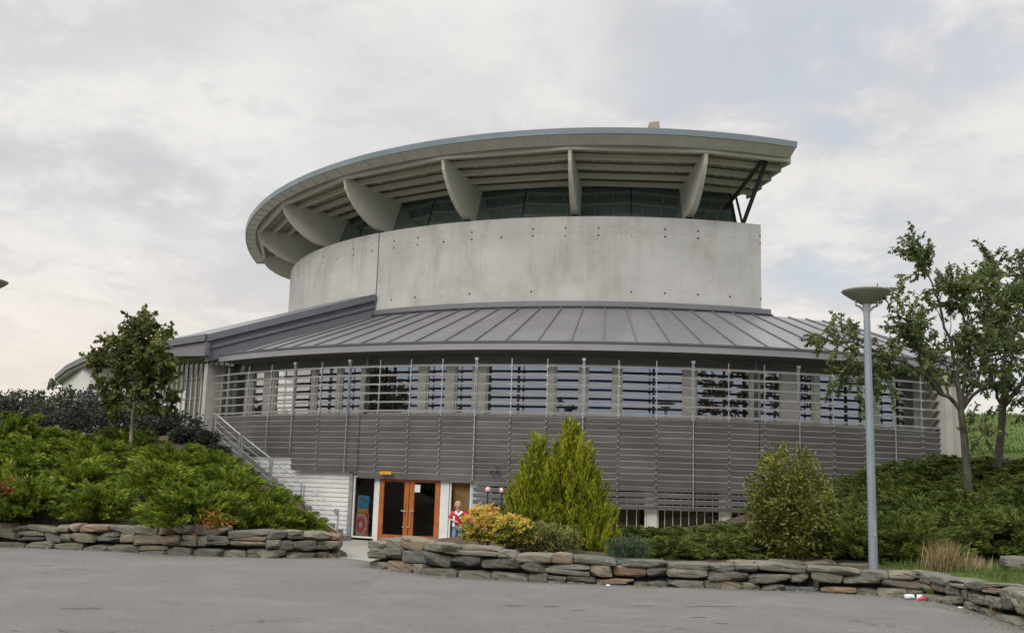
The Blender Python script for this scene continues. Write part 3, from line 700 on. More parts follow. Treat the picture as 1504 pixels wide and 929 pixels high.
# upper floor behind the sunscreen
RG = 20.97
WIN = [(-49.0, -46.51, 1, 0), (-45.25, -42.91, 1, 1), (-41.0, -35.38, 2, 0), (-34.81, -32.02, 1, 1), (-31.51, -29.02, 1, 0), (-28.38, -22.65, 2, 2), (-21.88, -19.89, 1, 0), (-19.02, -17.25, 1, 0), (-16.02, -10.35, 2, 1), (-9.75, -7.52, 1, 2), (-6.92, -4.59, 1, 1), (-3.93, 1.61, 2, 2), (2.64, 7.61, 2, 0), (8.37, 10.48, 1, 2), (12.05, 13.59, 1, 0), (14.13, 19.65, 2, 0), (20.42, 24.89, 2, 0)]
ZS, ZH = 3.83, 5.52
prev = -49.4
for a, c, *_ in WIN+[(25.6, 26, 0, 0)]:
    if a-prev > .05:
        b = MB(); b.arc([(RG+.03, ZS), (RG+.03, ZH), (RG-.15, ZH), (RG-.15, ZS)], [prev, a]); b.build('wall_pier', M['frame'], BLD)
    prev = c
b = MB(); allp = steps(-49.4, 25.6, 3); b.arc([(RG+.02, ZH), (RG+.02, 5.82), (RG-.15, 5.82), (RG-.15, ZH)], allp); b.build('lintel', M['timber'], BLD)
b = MB(); b.arc([(RG+.06, ZS-.12), (RG+.06, ZS), (RG-.15, ZS), (RG-.15, ZS-.12)], allp); b.build('sill', M['timber'], BLD)
b = MB(); b.arc([(RG, 2.2), (RG, ZS-.12), (RG-.15, ZS-.12), (RG-.15, 2.2)], allp); b.build('spandrel_wall', M['timber'], BLD)
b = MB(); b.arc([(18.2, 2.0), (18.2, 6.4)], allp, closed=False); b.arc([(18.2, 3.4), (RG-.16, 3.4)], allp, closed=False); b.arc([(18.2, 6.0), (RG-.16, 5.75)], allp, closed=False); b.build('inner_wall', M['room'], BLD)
def window(a, c, nm, cur, R=RG, z0=ZS, z1=ZH, mat='frame', glass='glass', bars=None, name='window'):
    P = lambda ph, z, r=0: cyl(R+r, ph, z)
    f = MB(); w_ = .055; dw = w_/R*180/math.pi
    for (p0, p1, y0, y1) in ((a, a+dw, z0, z1), (c-dw, c, z0, z1), (a+dw, c-dw, z0, z0+w_), (a+dw, c-dw, z1-w_, z1)):
        q = [P(p0, y0, -.02), P(p1, y0, -.02), P(p1, y0, -.10), P(p0, y0, -.10)]; f.hexa(q+[v+wz(y1-y0) for v in q])
    W = f.build(name, M[mat], BLD)
    g = MB(); g.quad(P(a+dw, z0+w_, -.06), P(c-dw, z0+w_, -.06), P(c-dw, z1-w_, -.06), P(a+dw, z1-w_, -.06)); g.build('pane', M[glass], W)
    if nm == 2:
        m = MB(); pm = (a+c)/2+.1; q = [P(pm-dw*.6, z0+w_, -.03), P(pm+dw*.6, z0+w_, -.03), P(pm+dw*.6, z0+w_, -.09), P(pm-dw*.6, z0+w_, -.09)]; m.hexa(q+[v+wz(z1-z0-2*w_) for v in q]); m.build('mullion', M['black'], W)
    if bars:
        m = MB()
        for k in range(1, bars):
            pm = lerp(a, c, k/bars); q = [P(pm-.022, z0+w_, -.045), P(pm+.022, z0+w_, -.045), P(pm+.022, z0+w_, -.058), P(pm-.022, z0+w_, -.058)]; m.hexa(q+[v+wz(z1-z0-2*w_) for v in q])
        m.build('glazing_bar', M['frame'], W)
    if cur:
        h = MB(); sides = [(a+.1, lerp(a, c, .3))] if cur == 1 else [(lerp(a, c, .68), c-.1)]
        for s0, s1 in sides:
            n = 12
            for k in range(n):
                r1 = -.42+.05*math.sin(k*2.1); r2 = -.42+.05*math.sin((k+1)*2.1)
                h.quad(P(lerp(s0, s1, k/n), z0-.05, r1), P(lerp(s0, s1, (k+1)/n), z0-.05, r2), P(lerp(s0, s1, (k+1)/n), z1, r2), P(lerp(s0, s1, k/n), z1, r1))
        h.build('curtain', M['curtain'], W)
    return W
for a, c, nm, cur in WIN: window(a, c, nm, cur)
# sunscreen slats and their hangers
RAILS = [-45.92, -42.24, -38.62, -35.24, -31.93, -28.63, -25.43, -22.33, -19.33, -16.22, -13.16, -10.13, -7.1, -4.22, -1.12, 1.88, 4.87, 7.93, 10.91, 14.07, 17.07, 20.11, 23.15]
MAJOR = {-35.24, -28.63, -16.22, -7.1, 1.88, 10.91, 20.11}
PHS = [-48.9]+RAILS+[25.5]
def slat(b, pa, pb, Rc, zc, wd, th, tilt, t=.5):
    """one board between two hangers, its outer edge lower by the tilt"""
    q = []
    ct, st = math.cos(tilt)*wd/2, math.sin(tilt)*wd/2; nt_, nz_ = math.sin(tilt)*th/2, math.cos(tilt)*th/2
    sec = [(ct-nt_, -st-nz_), (ct+nt_, -st+nz_), (-ct+nt_, st+nz_), (-ct-nt_, st-nz_)]
    A_ = [cyl(Rc+r, pa, zc+z) for r, z in sec]; B_ = [cyl(Rc+r, pb, zc+z) for r, z in sec]
    L = (B_[0]-A_[0]).length; u0 = random.random()*50; v0 = random.random()*20
    for i in range(4):
        j = (i+1) % 4; h = (A_[j]-A_[i]).length; b.quad(A_[i], B_[i], B_[j], A_[j], [(u0, v0), (u0+L, v0), (u0+L, v0+h), (u0, v0+h)], t)
    b.poly(list(reversed(A_)), t); b.poly(B_, t)
b = MB()
for k, zc in enumerate((5.36, 5.07, 4.77, 4.475, 4.18, 3.885)):
    for pa, pb in zip(PHS[:-1], PHS[1:]): slat(b, pa+.02, pb-.02, 21.74, zc+random.uniform(-.006, .006), .14, .056, R_(5), random.random()*.3)
b.build('sunscreen', M['slat'], BLD)
def bottom(ph):
    if ph < -35.2: return 2.50
    if ph < -27.4: return 1.86
    if ph < -16.3: return 1.76
    if ph < 8.6: return 1.08
    if ph < 14: return 1.50
    if ph < 20.1: return 2.05
    return 2.72
b = MB(); pitch = .188
cuts = sorted(PHS+[-27.35, 7.5])
for pa, pb in zip(cuts[:-1], cuts[1:]):
    z = 3.74; bt = bottom((pa+pb)/2); k = 0
    ga = .05 if pa in (-27.35, 7.5) else .01; gb = .05 if pb in (-27.35, 7.5) else .01
    while z > bt+.02:
        opn = (-15.9 < (pa+pb)/2 < 8.6) and z < 1.78
        rnd = random.Random(hash((k, int((pa+pb)*1.5)))).random()
        if opn: slat(b, pa+ga, pb-gb, 21.74, z-.07, .135, .04, R_(-68), rnd)
        else: slat(b, pa+ga, pb-gb, 21.74, z-pitch*.5, .225, .05, R_(-63), rnd)
        z -= pitch; k += 1
b.build('timber_cladding', M['timber'], BLD)
for ph in RAILS:
    mj = ph in MAJOR; b = MB(); a = R_(ph)
    b.box(cyl(21.80, ph, 4.65), .07 if mj else .026, .05, 1.86, a)
    if mj:
        for s in (-.024, .024): b.box(cyl(21.845, ph, 4.65)+Vector((math.cos(a), math.sin(a), 0))*s, .014, .05, 1.86, a)
        b.box(cyl(21.83, ph, 5.56), .11, .1, .09, a)
    for zc in (5.36, 5.07, 4.77, 4.475, 4.18, 3.885): b.box(cyl(21.80, ph, zc-.04), .12 if mj else .085, .09, .05, a)
    bt = bottom(ph-.1)
    vis = mj or ph == -38.62
    b.box(cyl(21.865 if vis else 21.58, ph, (3.74+bt)/2), .022 if vis else .03, .03, 3.74-bt+.1, a)
    z = 3.74-.188*.85
    while z > bt: b.box(cyl(21.86 if vis else 21.72, ph, z+.02), .04, .035 if vis else .31, .035, a); z -= .188
    b.build('hanger_rail', M['galv'], BLD)
for ph in (-27.35, 7.5):
    b = MB(); b.tube([cyl(21.5, ph, 5.9), cyl(21.5, ph, 1.82 if ph < 0 else .2)], .06, 8); b.build('downpipe', M['wing'], BLD)

# ground floor
GR = 21.5      # radius of the ground floor face
def sh(ph, R0=21.0):     # the bearings below were taken on a circle of radius R0
    p = cyl(R0, ph, 0); d = Vector((p.x, p.y)).normalized(); c = Vector((AX, AY)); bq = d.dot(c); t = bq-math.sqrt(bq*bq-c.dot(c)+GR*GR); q = d*t-c
    return math.degrees(math.atan2(q.x, -q.y))
b = MB()
for k in range(30):        # lapped white boards
    z0 = -.5+k*.15
    for pa, pb in zip(steps(-49.2, sh(-29.55), 3.9)[:-1], steps(-49.2, sh(-29.55), 3.9)[1:]):
        q = [cyl(GR+.03, pa, z0), cyl(GR+.03, pb, z0), cyl(GR-.1, pb, z0), cyl(GR-.1, pa, z0), cyl(GR+.005, pa, z0+.148), cyl(GR+.005, pb, z0+.148), cyl(GR-.1, pb, z0+.148), cyl(GR-.1, pa, z0+.148)]; b.hexa(q, random.random())
    if z0 > 3.5: break
b.build('white_boarding', M['white'], BLD)
b = MB(); b.arc([(GR+.1, -.5), (GR+.1, 1.85), (GR-.1, 1.85), (GR-.1, -.5)], [sh(-29.55), sh(-29.2)]); b.build('downpipe', M['galv'], BLD)
def blk(name, pa, pb, z0, z1, mat, R=21.02, dpt=.2):
    pa, pb, R = sh(pa), sh(pb), R-21+GR; b = MB(); b.arc([(R, z0), (R, z1), (R-dpt, z1), (R-dpt, z0)], steps(pa, pb, 3)); return b.build(name, M[mat], BLD)
blk('door_surround', -29.2, -16.3, 1.78, 2.3, 'white', 21.05)
blk('door_surround', -26.62, -26.18, -.45, 1.78, 'white', 21.05); blk('door_surround', -19.94, -19.12, -.45, 1.78, 'white', 21.05); blk('door_surround', -16.98, -15.4, -.45, 2.3, 'boxgrey', 21.02)
blk('pier', -1.6, -.75, -.2, 2.3, 'frame', 21.05); blk('pier', 4.85, 5.65, -.2, 2.3, 'frame', 21.05); blk('pier', 12.0, 26, -.2, 2.9, 'white', 21.0)
blk('plinth', -15.4, 12, -.5, .12, 'pale', 21.0); blk('lintel', -15.4, 12, 1.98, 2.3, 'frame', 21.0)
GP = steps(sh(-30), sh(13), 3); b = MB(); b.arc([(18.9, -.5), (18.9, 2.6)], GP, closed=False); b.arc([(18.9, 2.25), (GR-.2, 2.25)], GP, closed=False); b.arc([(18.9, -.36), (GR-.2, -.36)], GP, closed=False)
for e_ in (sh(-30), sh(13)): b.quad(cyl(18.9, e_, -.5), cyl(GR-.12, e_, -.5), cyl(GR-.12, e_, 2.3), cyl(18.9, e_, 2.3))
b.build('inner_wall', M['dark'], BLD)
window(sh(-29.15), sh(-26.66), 1, 0, R=GR+.04, z0=-.30, z1=1.74, mat='white', glass='doorglass', name='side_window')
sw = window(sh(-19.08), sh(-17.0), 1, 0, R=GR+.04, z0=-.25, z1=1.66, mat='white', glass='doorglass', name='side_window')
b = MB(); b.arc([(GR-.2, .35), (GR-.2, 1.6)], [sh(-19.0), sh(-17.1)], closed=False); b.build('blind', M['blind'], sw)
for a, c in ((-15.35, -8.4), (-8.3, -1.62), (-.73, 4.83), (5.67, 11.9)):
    a, c = sh(a), sh(c); gw = window(a, c, 1, 0, R=GR, z0=.14, z1=1.97, glass='doorglass', bars=8, name='ground_window')
    b = MB(); b.arc([(GR-.5, .3), (GR-.5, 1.5)], steps(a+.4, c-.4, 2), closed=False); b.build('blind', M['blinddark'], gw)
# orange double door
DA, DM, DB = sh(-26.16), sh(-23.02), sh(-19.96)
def leaf(pa, pb, hinge_left):
    P = lambda ph, z, r: cyl(GR+.06+r, ph, z); f = MB(); st = .17/GR*180/math.pi; z0, z1 = -.37, 1.70
    for (p0, p1, y0, y1) in ((pa, pa+st, z0, z1), (pb-st, pb, z0, z1), (pa+st, pb-st, z0, z0+.24), (pa+st, pb-st, z1-.13, z1)):
        q = [P(p0, y0, 0), P(p1, y0, 0), P(p1, y0, -.07), P(p0, y0, -.07)]; f.hexa(q+[v+wz(y1-y0) for v in q])
    W = f.build('door', M['orange'], BLD)
    g = MB(); g.quad(P(pa+st, z0+.24, -.035), P(pb-st, z0+.24, -.035), P(pb-st, z1-.13, -.035), P(pa+st, z1-.13, -.035)); g.build('pane', M['doorglass'], W)
    h = MB(); hp = (pb-.22) if hinge_left else (pa+.22)
    h.tube([P(hp, .62, .0), P(hp, .62, .07), P(hp+(-.35 if hinge_left else .35), .66, .09)], .018, 8); h.tube([P(hp, .15, .0), P(hp, .15, .05), P(hp-.22, .13, .05)], .014, 6)
    if not hinge_left: h.tube([P(hp, .62, .06), P(hp, .15, .06)], .012, 6)
    h.build('handle', M['galv'], W)
leaf(DA, DM-.03, True); leaf(DM+.03, DB, False)
b = MB(); pn = lambda ph, z: cyl(GR+.045, sh(ph), z); q = [pn(-22.55, 1.26), pn(-21.95, 1.26), pn(-21.95, 1.5), pn(-22.55, 1.5)]; b.quad(*q)
q2 = [p+Vector((0, .004, 0)) for p in q]; b.quad(*reversed(q2)); tag(b.build('paper_notice', M['paper']), 'white paper notice taped inside the glass of the orange door', 'notice')
b = MB(); b.box(cyl(21.9, -24.2, 1.845), .42, .04, .10, R_(-24)); b.build('sign_plate', M['sign'], BLD)
for ph in (-26.0, -22.1, -19.6):
    b = MB(); b.lathe(cyl(21.66, sh(ph), 1.70), [(0, 0), (.05, 0), (.06, .05), (.02, .09)], 10); b.build('downlight', M['black'], BLD)
b = MB()
for s in (-.35, .1): b.box(cyl(21.93, -14.2+s, 1.98), .10, .09, .06, R_(-14)); b.tube([cyl(21.9, -14.2+s, 2.0), cyl(21.98, -14.2+s, 1.95)], .03, 6)
b.box(cyl(21.92, -14.1, 2.1), .08, .07, .05, R_(-14)); b.build('wall_light', M['black'], BLD)
b = MB(); b.box(cyl(GR+.08, sh(-31.0), .52), .10, .07, .15, R_(-31)); b.build('socket_box', M['galv'], BLD)
# ------------------------------------------------------------------ staircase beside the timber front
ST = thing('outdoor_staircase', 'concrete staircase climbing along the white boarding left of the entrance', 'staircase', tuple(cyl(22.3, -27.4, -.38)))
zst = lambda ph: lerp(-.12, 2.80, (ph+27.3)/(-43.6+27.3))
b = MB(); NS = 18
for k in range(NS):
    p0, p1 = lerp(-27.3, -43.6, k/NS), lerp(-27.3, -43.6, (k+1)/NS); z1 = lerp(-.38, 2.8, (k+1)/NS)
    b.arc([(21.92, z1-.34), (21.92, z1), (22.66, z1), (22.66, z1-.34)], [p1, p0])
b.arc([(21.92, 2.5), (21.92, 2.8), (22.9, 2.8), (22.9, 2.5)], [-48.6, -43.6]); b.build('step', M['step'], ST)
b = MB()
for k in range(NS):
    p0, p1 = lerp(-27.3, -43.6, k/NS), lerp(-27.3, -43.6, (k+1)/NS)
    q = [cyl(22.67, p1, zst(p1)-.30), cyl(22.67, p0, zst(p0)-.30), cyl(22.73, p0, zst(p0)-.30), cyl(22.73, p1, zst(p1)-.30)]
    b.hexa(q+[cyl(22.67, p1, zst(p1)+.06), cyl(22.67, p0, zst(p0)+.06), cyl(22.73, p0, zst(p0)+.06), cyl(22.73, p1, zst(p1)+.06)])
b.build('stringer', M['brown'], ST)
for pa, za, pb, zb in ((-43.67, 3.77, -39.59, 3.02), (-39.27, 2.97, -35.28, 2.23), (-35.0, 2.16, -31.37, 1.45), (-31.05, 1.36, -27.32, .65)):
    b = MB(); A_ = [cyl(22.7, lerp(pa, pb, t/4), lerp(za, zb, t/4)) for t in range(5)]
    b.tube([A_[0]-wz(.95)]+A_+[A_[-1]-wz(.95)], .027, 8)
    for dz_ in (.25, .48, .70): b.tube([p-wz(dz_) for p in A_], .007, 5)
    b.build('handrail', M['galv'], ST)
b = MB(); b.tube([at(228, 622, 37), at(236, 615, 37), at(252, 614, 37), at(276, 645, 36.4), at(277, 665, 36.4)], .05, 8); b.tube([at(228, 622, 37), at(228, 660, 37)], .04, 8); b.tube([at(252, 614, 37), at(252, 655, 37)], .04, 8)
tag(b.build('handrail', M['palebark']), 'short pale handrail rising out of the dark hedge below the glazed front', 'handrail')

# ------------------------------------------------------------------ dry stone walls
def cube_grid(n=4):
    vs, fs, idx = [], [], {}
    def vid(p):
        k = tuple(round(x, 4) for x in p)
        if k not in idx: idx[k] = len(vs); vs.append(k)
        return idx[k]
    L = np.linspace(-1, 1, n+1)
    for ax in range(3):
        for s in (-1, 1):
            for i in range(n):
                for j in range(n):
                    c = []
                    for (u, v) in ((i, j), (i+1, j), (i+1, j+1), (i, j+1)):
                        p = [0, 0, 0]; p[ax] = s; p[(ax+1) % 3] = L[u]; p[(ax+2) % 3] = L[v]; c.append(vid(p))
                    fs.append(tuple(c if s > 0 else reversed(c)))
    return np.array(vs), fs
CV, CF = cube_grid(5)
def stone(b, c, tx, ty, L, D, H, rs, t, round_=10.0):
    p = CV.copy(); nrm_ = (np.abs(p)**round_).sum(1)**(1/round_); p = p/nrm_[:, None]
    for _ in range(8):
        n = rs.normal(size=3); n /= np.linalg.norm(n); d = rs.uniform(.92, 1.28); e = np.maximum(0, p@n-d); p -= e[:, None]*n
    p += rs.normal(scale=.022, size=p.shape)
    p *= np.array([L/2, D/2, H/2])*1.04
    a, t2 = rs.normal(scale=.05), rs.normal(scale=.05)
    x = p[:, 0]; z = p[:, 2]+x*a; y = p[:, 1]+x*t2
    W = np.stack([c[0]+x*tx[0]+y*ty[0], c[1]+x*tx[1]+y*ty[1], c[2]+z], -1)
    b.raw(W.tolist(), CF, t)
def wall(path, top, name, label, seed, gz=lambda x, y: float(floor_z(np.array(y))), courses=3, depth=.42, lmin=.24, lmax=.80):
    rs = np.random.default_rng(seed); b = MB(); path = [Vector((x, y, 0)) for x, y in path]
    seg = [(path[i+1]-path[i]).length for i in range(len(path)-1)]; T = sum(seg)
    def P(s):
        s = min(max(s, 0), T-1e-6)
        for i, l in enumerate(seg):
            if s <= l: 
                t = (path[i+1]-path[i])/l; return path[i]+t*s, t
            s -= l
    hs_ = [.34, .36, .30][:courses] if courses == 3 else [1/courses]*courses
    hs_ = [h/sum(hs_) for h in hs_]; zc = 0
    for ci, hf in enumerate(hs_):
        s = -.1-rs.uniform(0, .3)
        while s < T:
            L = rs.uniform(lmin, lmax)*(1.15 if ci == courses-1 else 1)
            if s+L > T+.15: L = max(.2, T+.1-s)
            m, t = P(s+L/2); n = Vector((-t.y, t.x, 0))
            g = gz(m.x, m.y); Ht = top(s+L/2, T); h = Ht*hf*rs.uniform(.9, 1.14); z0 = g+Ht*zc+.025*math.sin(s*2.1+ci*2)-(.05 if ci == 0 else 0)
            split = rs.random() < .16 and h > .13
            for (zz, hh) in ([(z0, h*.5), (z0+h*.5, h*.52)] if split else [(z0, h)]):
                c = m+n*(depth/2+rs.normal(scale=.022)); stone(b, (c.x, c.y, zz+hh/2), (t.x, t.y), (n.x, n.y), L*.985, depth*rs.uniform(.9, 1.1), hh*1.05, rs, rs.random())
            s += L
        zc += hf
    core = MB()
    for i in range(len(path)-1):
        a, c = path[i], path[i+1]; t = (c-a).normalized(); n = Vector((-t.y, t.x, 0))
        g = min(gz(a.x, a.y), gz(c.x, c.y)); h = .8*min(top(0, T), top(T, T), top(T/2, T))
        q = [a+n*.24, c+n*.24, c+n*(depth-.05), a+n*(depth-.05)]; core.hexa([p+wz(g-.1) for p in q]+[p+wz(g+h) for p in q])
    W = b.build(name, M['stone']); tag(W, label, 'wall'); core.build('earth_core', M['core'], W); return W
wall([(-26, 26.2), (-15, 23.9), (-11.27, 22.9), (-8.74, 22.28), (-6.25, 21.36), (-4.83, 21.36), (-3.68, 22.7), (-3.72, 23.6), (-4.5, 26.0)], lambda s, T: .54+.05*math.sin(s*.7), 'stone_wall', 'low dry stone wall in front of the bright junipers, left of the path', 3)
wall([(-1.55, 22.6), (-2.5, 20.9), (-2.62, 19.95), (-1.23, 18.55), (.72, 17.98), (3.08, 17.86), (5.46, 17.86), (7.02, 17.32)], lambda s, T: .46+.15*min(1, max(0, (s-2.6)/1.2))-.18*min(1, max(0, (s-4)/4.5)), 'stone_wall', 'long low dry stone wall below the golden conifers, right of the path', 5)
wall([(7.02, 17.28), (7.22, 16.2), (7.02, 14), (6.65, 10.4), (6.4, 9)], lambda s, T: .44, 'stone_wall', 'short dry stone wall turning towards the viewer beside the rough grass', 8)
wall([(4.6, 19.05), (6.0, 19.2), (7.4, 19.2), (8.0, 19.15)], lambda s, T: .11, 'stone_wall', 'single row of flat stones behind the long wall at the lamp post foot', 9, gz=lambda x, y: .35, courses=1, depth=.4, lmin=.5, lmax=.9)
def boulder(px, py, y, sx, sy, sz, label, seed):
    p = at(px, py, y); b = MB(); stone(b, (0, 0, sz*.4), (1, 0), (0, 1), sx, sy, sz, np.random.default_rng(seed), .12, 4.0); o = b.build('boulder', M['stone']); o.location = (p.x, p.y, ground(p.x, p.y)); tag(o, label, 'boulder')
boulder(1499, 843, 18.2, .6, .5, .30, 'grey boulder half sunk in the rough grass by the junipers', 4)

# ------------------------------------------------------------------ lamps
def make_lamp(loc, label):
    T = thing('street_lamp', label, 'lamp', loc, 'bowl topped lamps by the car park'); B = Vector(loc)
    b = MB(); b.lathe(B, [(.083, -.2), (.083, .05), (.078, 1.0), (.060, 4.64), (.060, 4.66), (0, 4.66)], 18); b.build('pole', M['lampsteel'], T, True)
    b = MB(); b.box(B+Vector((0, -.076, .85)), .07, .02, .28); b.build('access_door', M['galv'], T); b = MB(); b.lathe(B, [(.16, .0), (.16, .025), (.09, .03), (.09, .06)], 18); b.build('base_plate', M['galv'], T)
    b = MB(); b.lathe(B, [(.052, 4.64), (.058, 4.68), (.062, 4.76), (.075, 4.92), (.095, 5.0), (0, 5.0)], 18); b.build('neck', M['galv'], T, True)
    b = MB(); b.lathe(B, [(.10, 4.95), (.17, 4.99), (.30, 5.07), (.41, 5.15), (.445, 5.185), (.445, 5.20), (.40, 5.215), (.25, 5.24), (0, 5.255)], 36); b.build('bowl_shade', M['lampshade'], T, True)
    for s in (-1, 1):
        b = MB(); b.tube([B+Vector((s*.055, 0, 4.82)), B+Vector((s*.13, 0, 4.90)), B+Vector((s*.20, 0, 4.92)), B+Vector((s*.205, 0, 5.02))], .022, 8); b.build('bracket', M['galv'], T)
    return T
M['lampshade'] = paint('grey_green_lamp_bowl', (.24, .255, .20), .5, .06, 2)
lp = at(1283, 837, 18.35)
make_lamp((lp.x, lp.y, .24), 'grey lamp post with shallow bowl head standing behind the long stone wall')
yy = 14.0
while at(9, 413, yy).z < 5.19: yy += .02
tp = at(9, 413, yy); make_lamp((tp.x-.445, yy, 0), 'lamp with bowl head cut off by the far left picture edge')

# ------------------------------------------------------------------ pictures, globes, post box
def picture(pa, pb, z0, z1, k, label):
    b = MB(); p = lambda ph, z, r: cyl(GR-.12+r, sh(ph), z)
    b.quad(p(pa, z0, 0), p(pb, z0, 0), p(pb, z1, -.03), p(pa, z1, -.03)); o = b.build('poster', m_picture(k)); 
    f = MB(); q = [p(pa-.03, z0-.01, .006), p(pb+.03, z0-.01, .006), p(pb+.03, z0-.01, -.03), p(pa-.03, z0-.01, -.03)]; f.hexa([v-Vector((0, 0, 0))+Vector((0, .02, 0)) for v in q]+[v+wz(z1-z0+.02)+Vector((0, .05, 0)) for v in q]); f.build('board', M['frame'], o)
    tag(o, label, 'poster')
picture(-28.83, -27.62, .50, 1.06, 0, 'blue poster with orange lower edge behind the window left of the door')
picture(-28.98, -27.55, -.24, .49, 1, 'pinkish red poster with pale rings standing below the blue poster')
for ph, zz, lb in ((-14.5, 1.45, 'pinkish globe lamp on thin black post, nearer the entrance door'), (-13.35, 1.44, 'pinkish globe lamp on thin black post, half behind the golden conifer')):
    p = cyl(22.35, ph, float(floor_z(np.array(31.)))); T = thing('globe_lamp', lb, 'lamp', tuple(p), 'globe lamps before the ground floor window')
    b = MB(); b.lathe(p, [(0, zz+.27)]+[(.085*math.sin(math.pi*k/10), zz+.36-.085*math.cos(math.pi*k/10)) for k in range(1, 10)]+[(0, zz+.445)], 16); b.build('globe', M['globe'], T, True)
    b = MB(); b.lathe(p, [(.06, 0), (.06, .04), (.025, .06), (.025, zz+.25), (.05, zz+.27), (.05, zz+.29)], 12); b.build('post', M['black'], T)
p = cyl(21.6, -16.0, -.38); T = thing('post_box', 'light blue grey box with dark lid standing right of the brown blind', 'box', tuple(p)); a = R_(-16)
b = MB(); b.box(p+wz(.7), .30, .22, .75, a); b.box(p+wz(.17), .10, .10, .34, a); b.build('body', M['boxgrey'], T)
b = MB(); b.box(p+wz(1.10), .38, .28, .06, a); b.build('lid', M['black'], T)

# ------------------------------------------------------------------ litter
p = at(1345, 878, 17.05); p.z = 0; T = thing('plastic_wrapper', 'crumpled white and red plastic wrapper on the asphalt at the wall corner', 'litter', tuple(p))
rs = np.random.default_rng(2); b = MB(); stone(b, (p.x-.10, p.y, .05), (1, 0), (0, 1), .15, .09, .07, rs, .5, 6); stone(b, (p.x+.08, p.y+.02, .045), (.8, .6), (-.6, .8), .12, .06, .08, rs, .5, 6); b.build('white_film', M['plwhite'], T)
b = MB(); stone(b, (p.x+.10, p.y-.05, .025), (1, .1), (-.1, 1), .16, .07, .05, rs, .5, 2.5); stone(b, (p.x+.28, p.y-.03, .025), (.95, .2), (-.2, .95), .22, .06, .05, rs, .5, 2.5); b.build('red_film', M['plred'], T)
for (x, y_, s, lb) in ((893, 860, .05, 'tiny white paper scrap on the asphalt below the long wall'), (1411, 893, .05, 'tiny white paper scrap beside the turning stone wall')):
    d = ray(x, y_); t = -EYE/d.z; b = MB(); stone(b, (0, 0, .014), (1, 0), (0, 1), s*1.6, s, .03, rs, .5, 2.5); o = b.build('paper_scrap', M['plwhite']); o.location = (d.x*t, d.y*t, 0); tag(o, lb, 'litter')

b = MB(); rs = np.random.default_rng(44); runs = [[(-15, 23.9), (-11.27, 22.9), (-6.25, 21.36), (-4.83, 21.36), (-3.68, 22.7)], [(-2.5, 20.9), (-2.62, 19.95), (-1.23, 18.55), (.72, 17.98), (3.08, 17.86), (5.46, 17.86), (7.02, 17.32), (7.02, 16.3), (7.0, 14), (6.65, 10.4)]]
for run in runs:
    for (xa, ya), (xb, yb) in zip(run[:-1], run[1:]):
        L = math.hypot(xb-xa, yb-ya); n = Vector((yb-ya, xa-xb, 0)).normalized()
        for k in range(int(L*26)):
            t = rs.random(); q = abs(rs.normal(scale=.16))+.02; x, y = xa+(xb-xa)*t+n.x*q, ya+(yb-ya)*t+n.y*q; sz = rs.uniform(.008, .03)*(2 if rs.random() < .06 else 1); a = rs.uniform(0, 6.28); z = float(floor_z(np.array(y)))
            pts = [Vector((x+math.cos(a+j*1.57)*sz*rs.uniform(.6, 1.3), y+math.sin(a+j*1.57)*sz*rs.uniform(.6, 1.3), z+.002)) for j in range(4)]; top_ = Vector((x, y, z+sz*.8))
            tt = rs.random()
            for j in range(4): b.poly([pts[j], pts[(j+1) % 4], top_], tt)
for k in range(260):
    x, y = rs.uniform(-10, 9), rs.uniform(8, 17); sz = rs.uniform(.006, .02); a = rs.uniform(0, 6.28); pts = [Vector((x+math.cos(a+j*1.57)*sz, y+math.sin(a+j*1.57)*sz*rs.uniform(.6, 1.3), .002)) for j in range(4)]
    for j in range(4): b.poly([pts[j], pts[(j+1) % 4], Vector((x, y, sz*.7))], rs.random())
tb = MB()  # dark tar streaks lying on the asphalt, gathered in one flat mesh
for (xa, ya, L, w_) in ((738, 889, 32, .035), (797, 890, 24, .04), (835, 896, 26, .025), (930, 889, 34, .02), (1005, 890, 78, .028), (1010, 906, 30, .02), (90, 893, 60, .05), (40, 830, 40, .02), (1050, 915, 20, .02)):
    for k in range(6):
        d1, d2 = ray(xa+L*k/6, ya+.4*math.sin(k*2+xa)), ray(xa+L*(k+1)/6, ya+.4*math.sin(k*2+2+xa)); p1, p2 = d1*(-EYE/d1.z), d2*(-EYE/d2.z); h1, h2 = w_*(.3+math.sin(math.pi*k/6)), w_*(.3+math.sin(math.pi*(k+1)/6))
        tb.quad((p1.x, p1.y-h1, .004), (p2.x, p2.y-h2, .004), (p2.x, p2.y+h2, .004), (p1.x, p1.y+h1, .004))
tag(tb.build('tar_streaks', paint('faded_tar_streak', (.075, .07, .066), .85, .25, 14)), kind='structure')
tag(b.build('grit', M['stone']), 'loose grit and small stones along the feet of the stone walls', 'grit', kind='stuff')

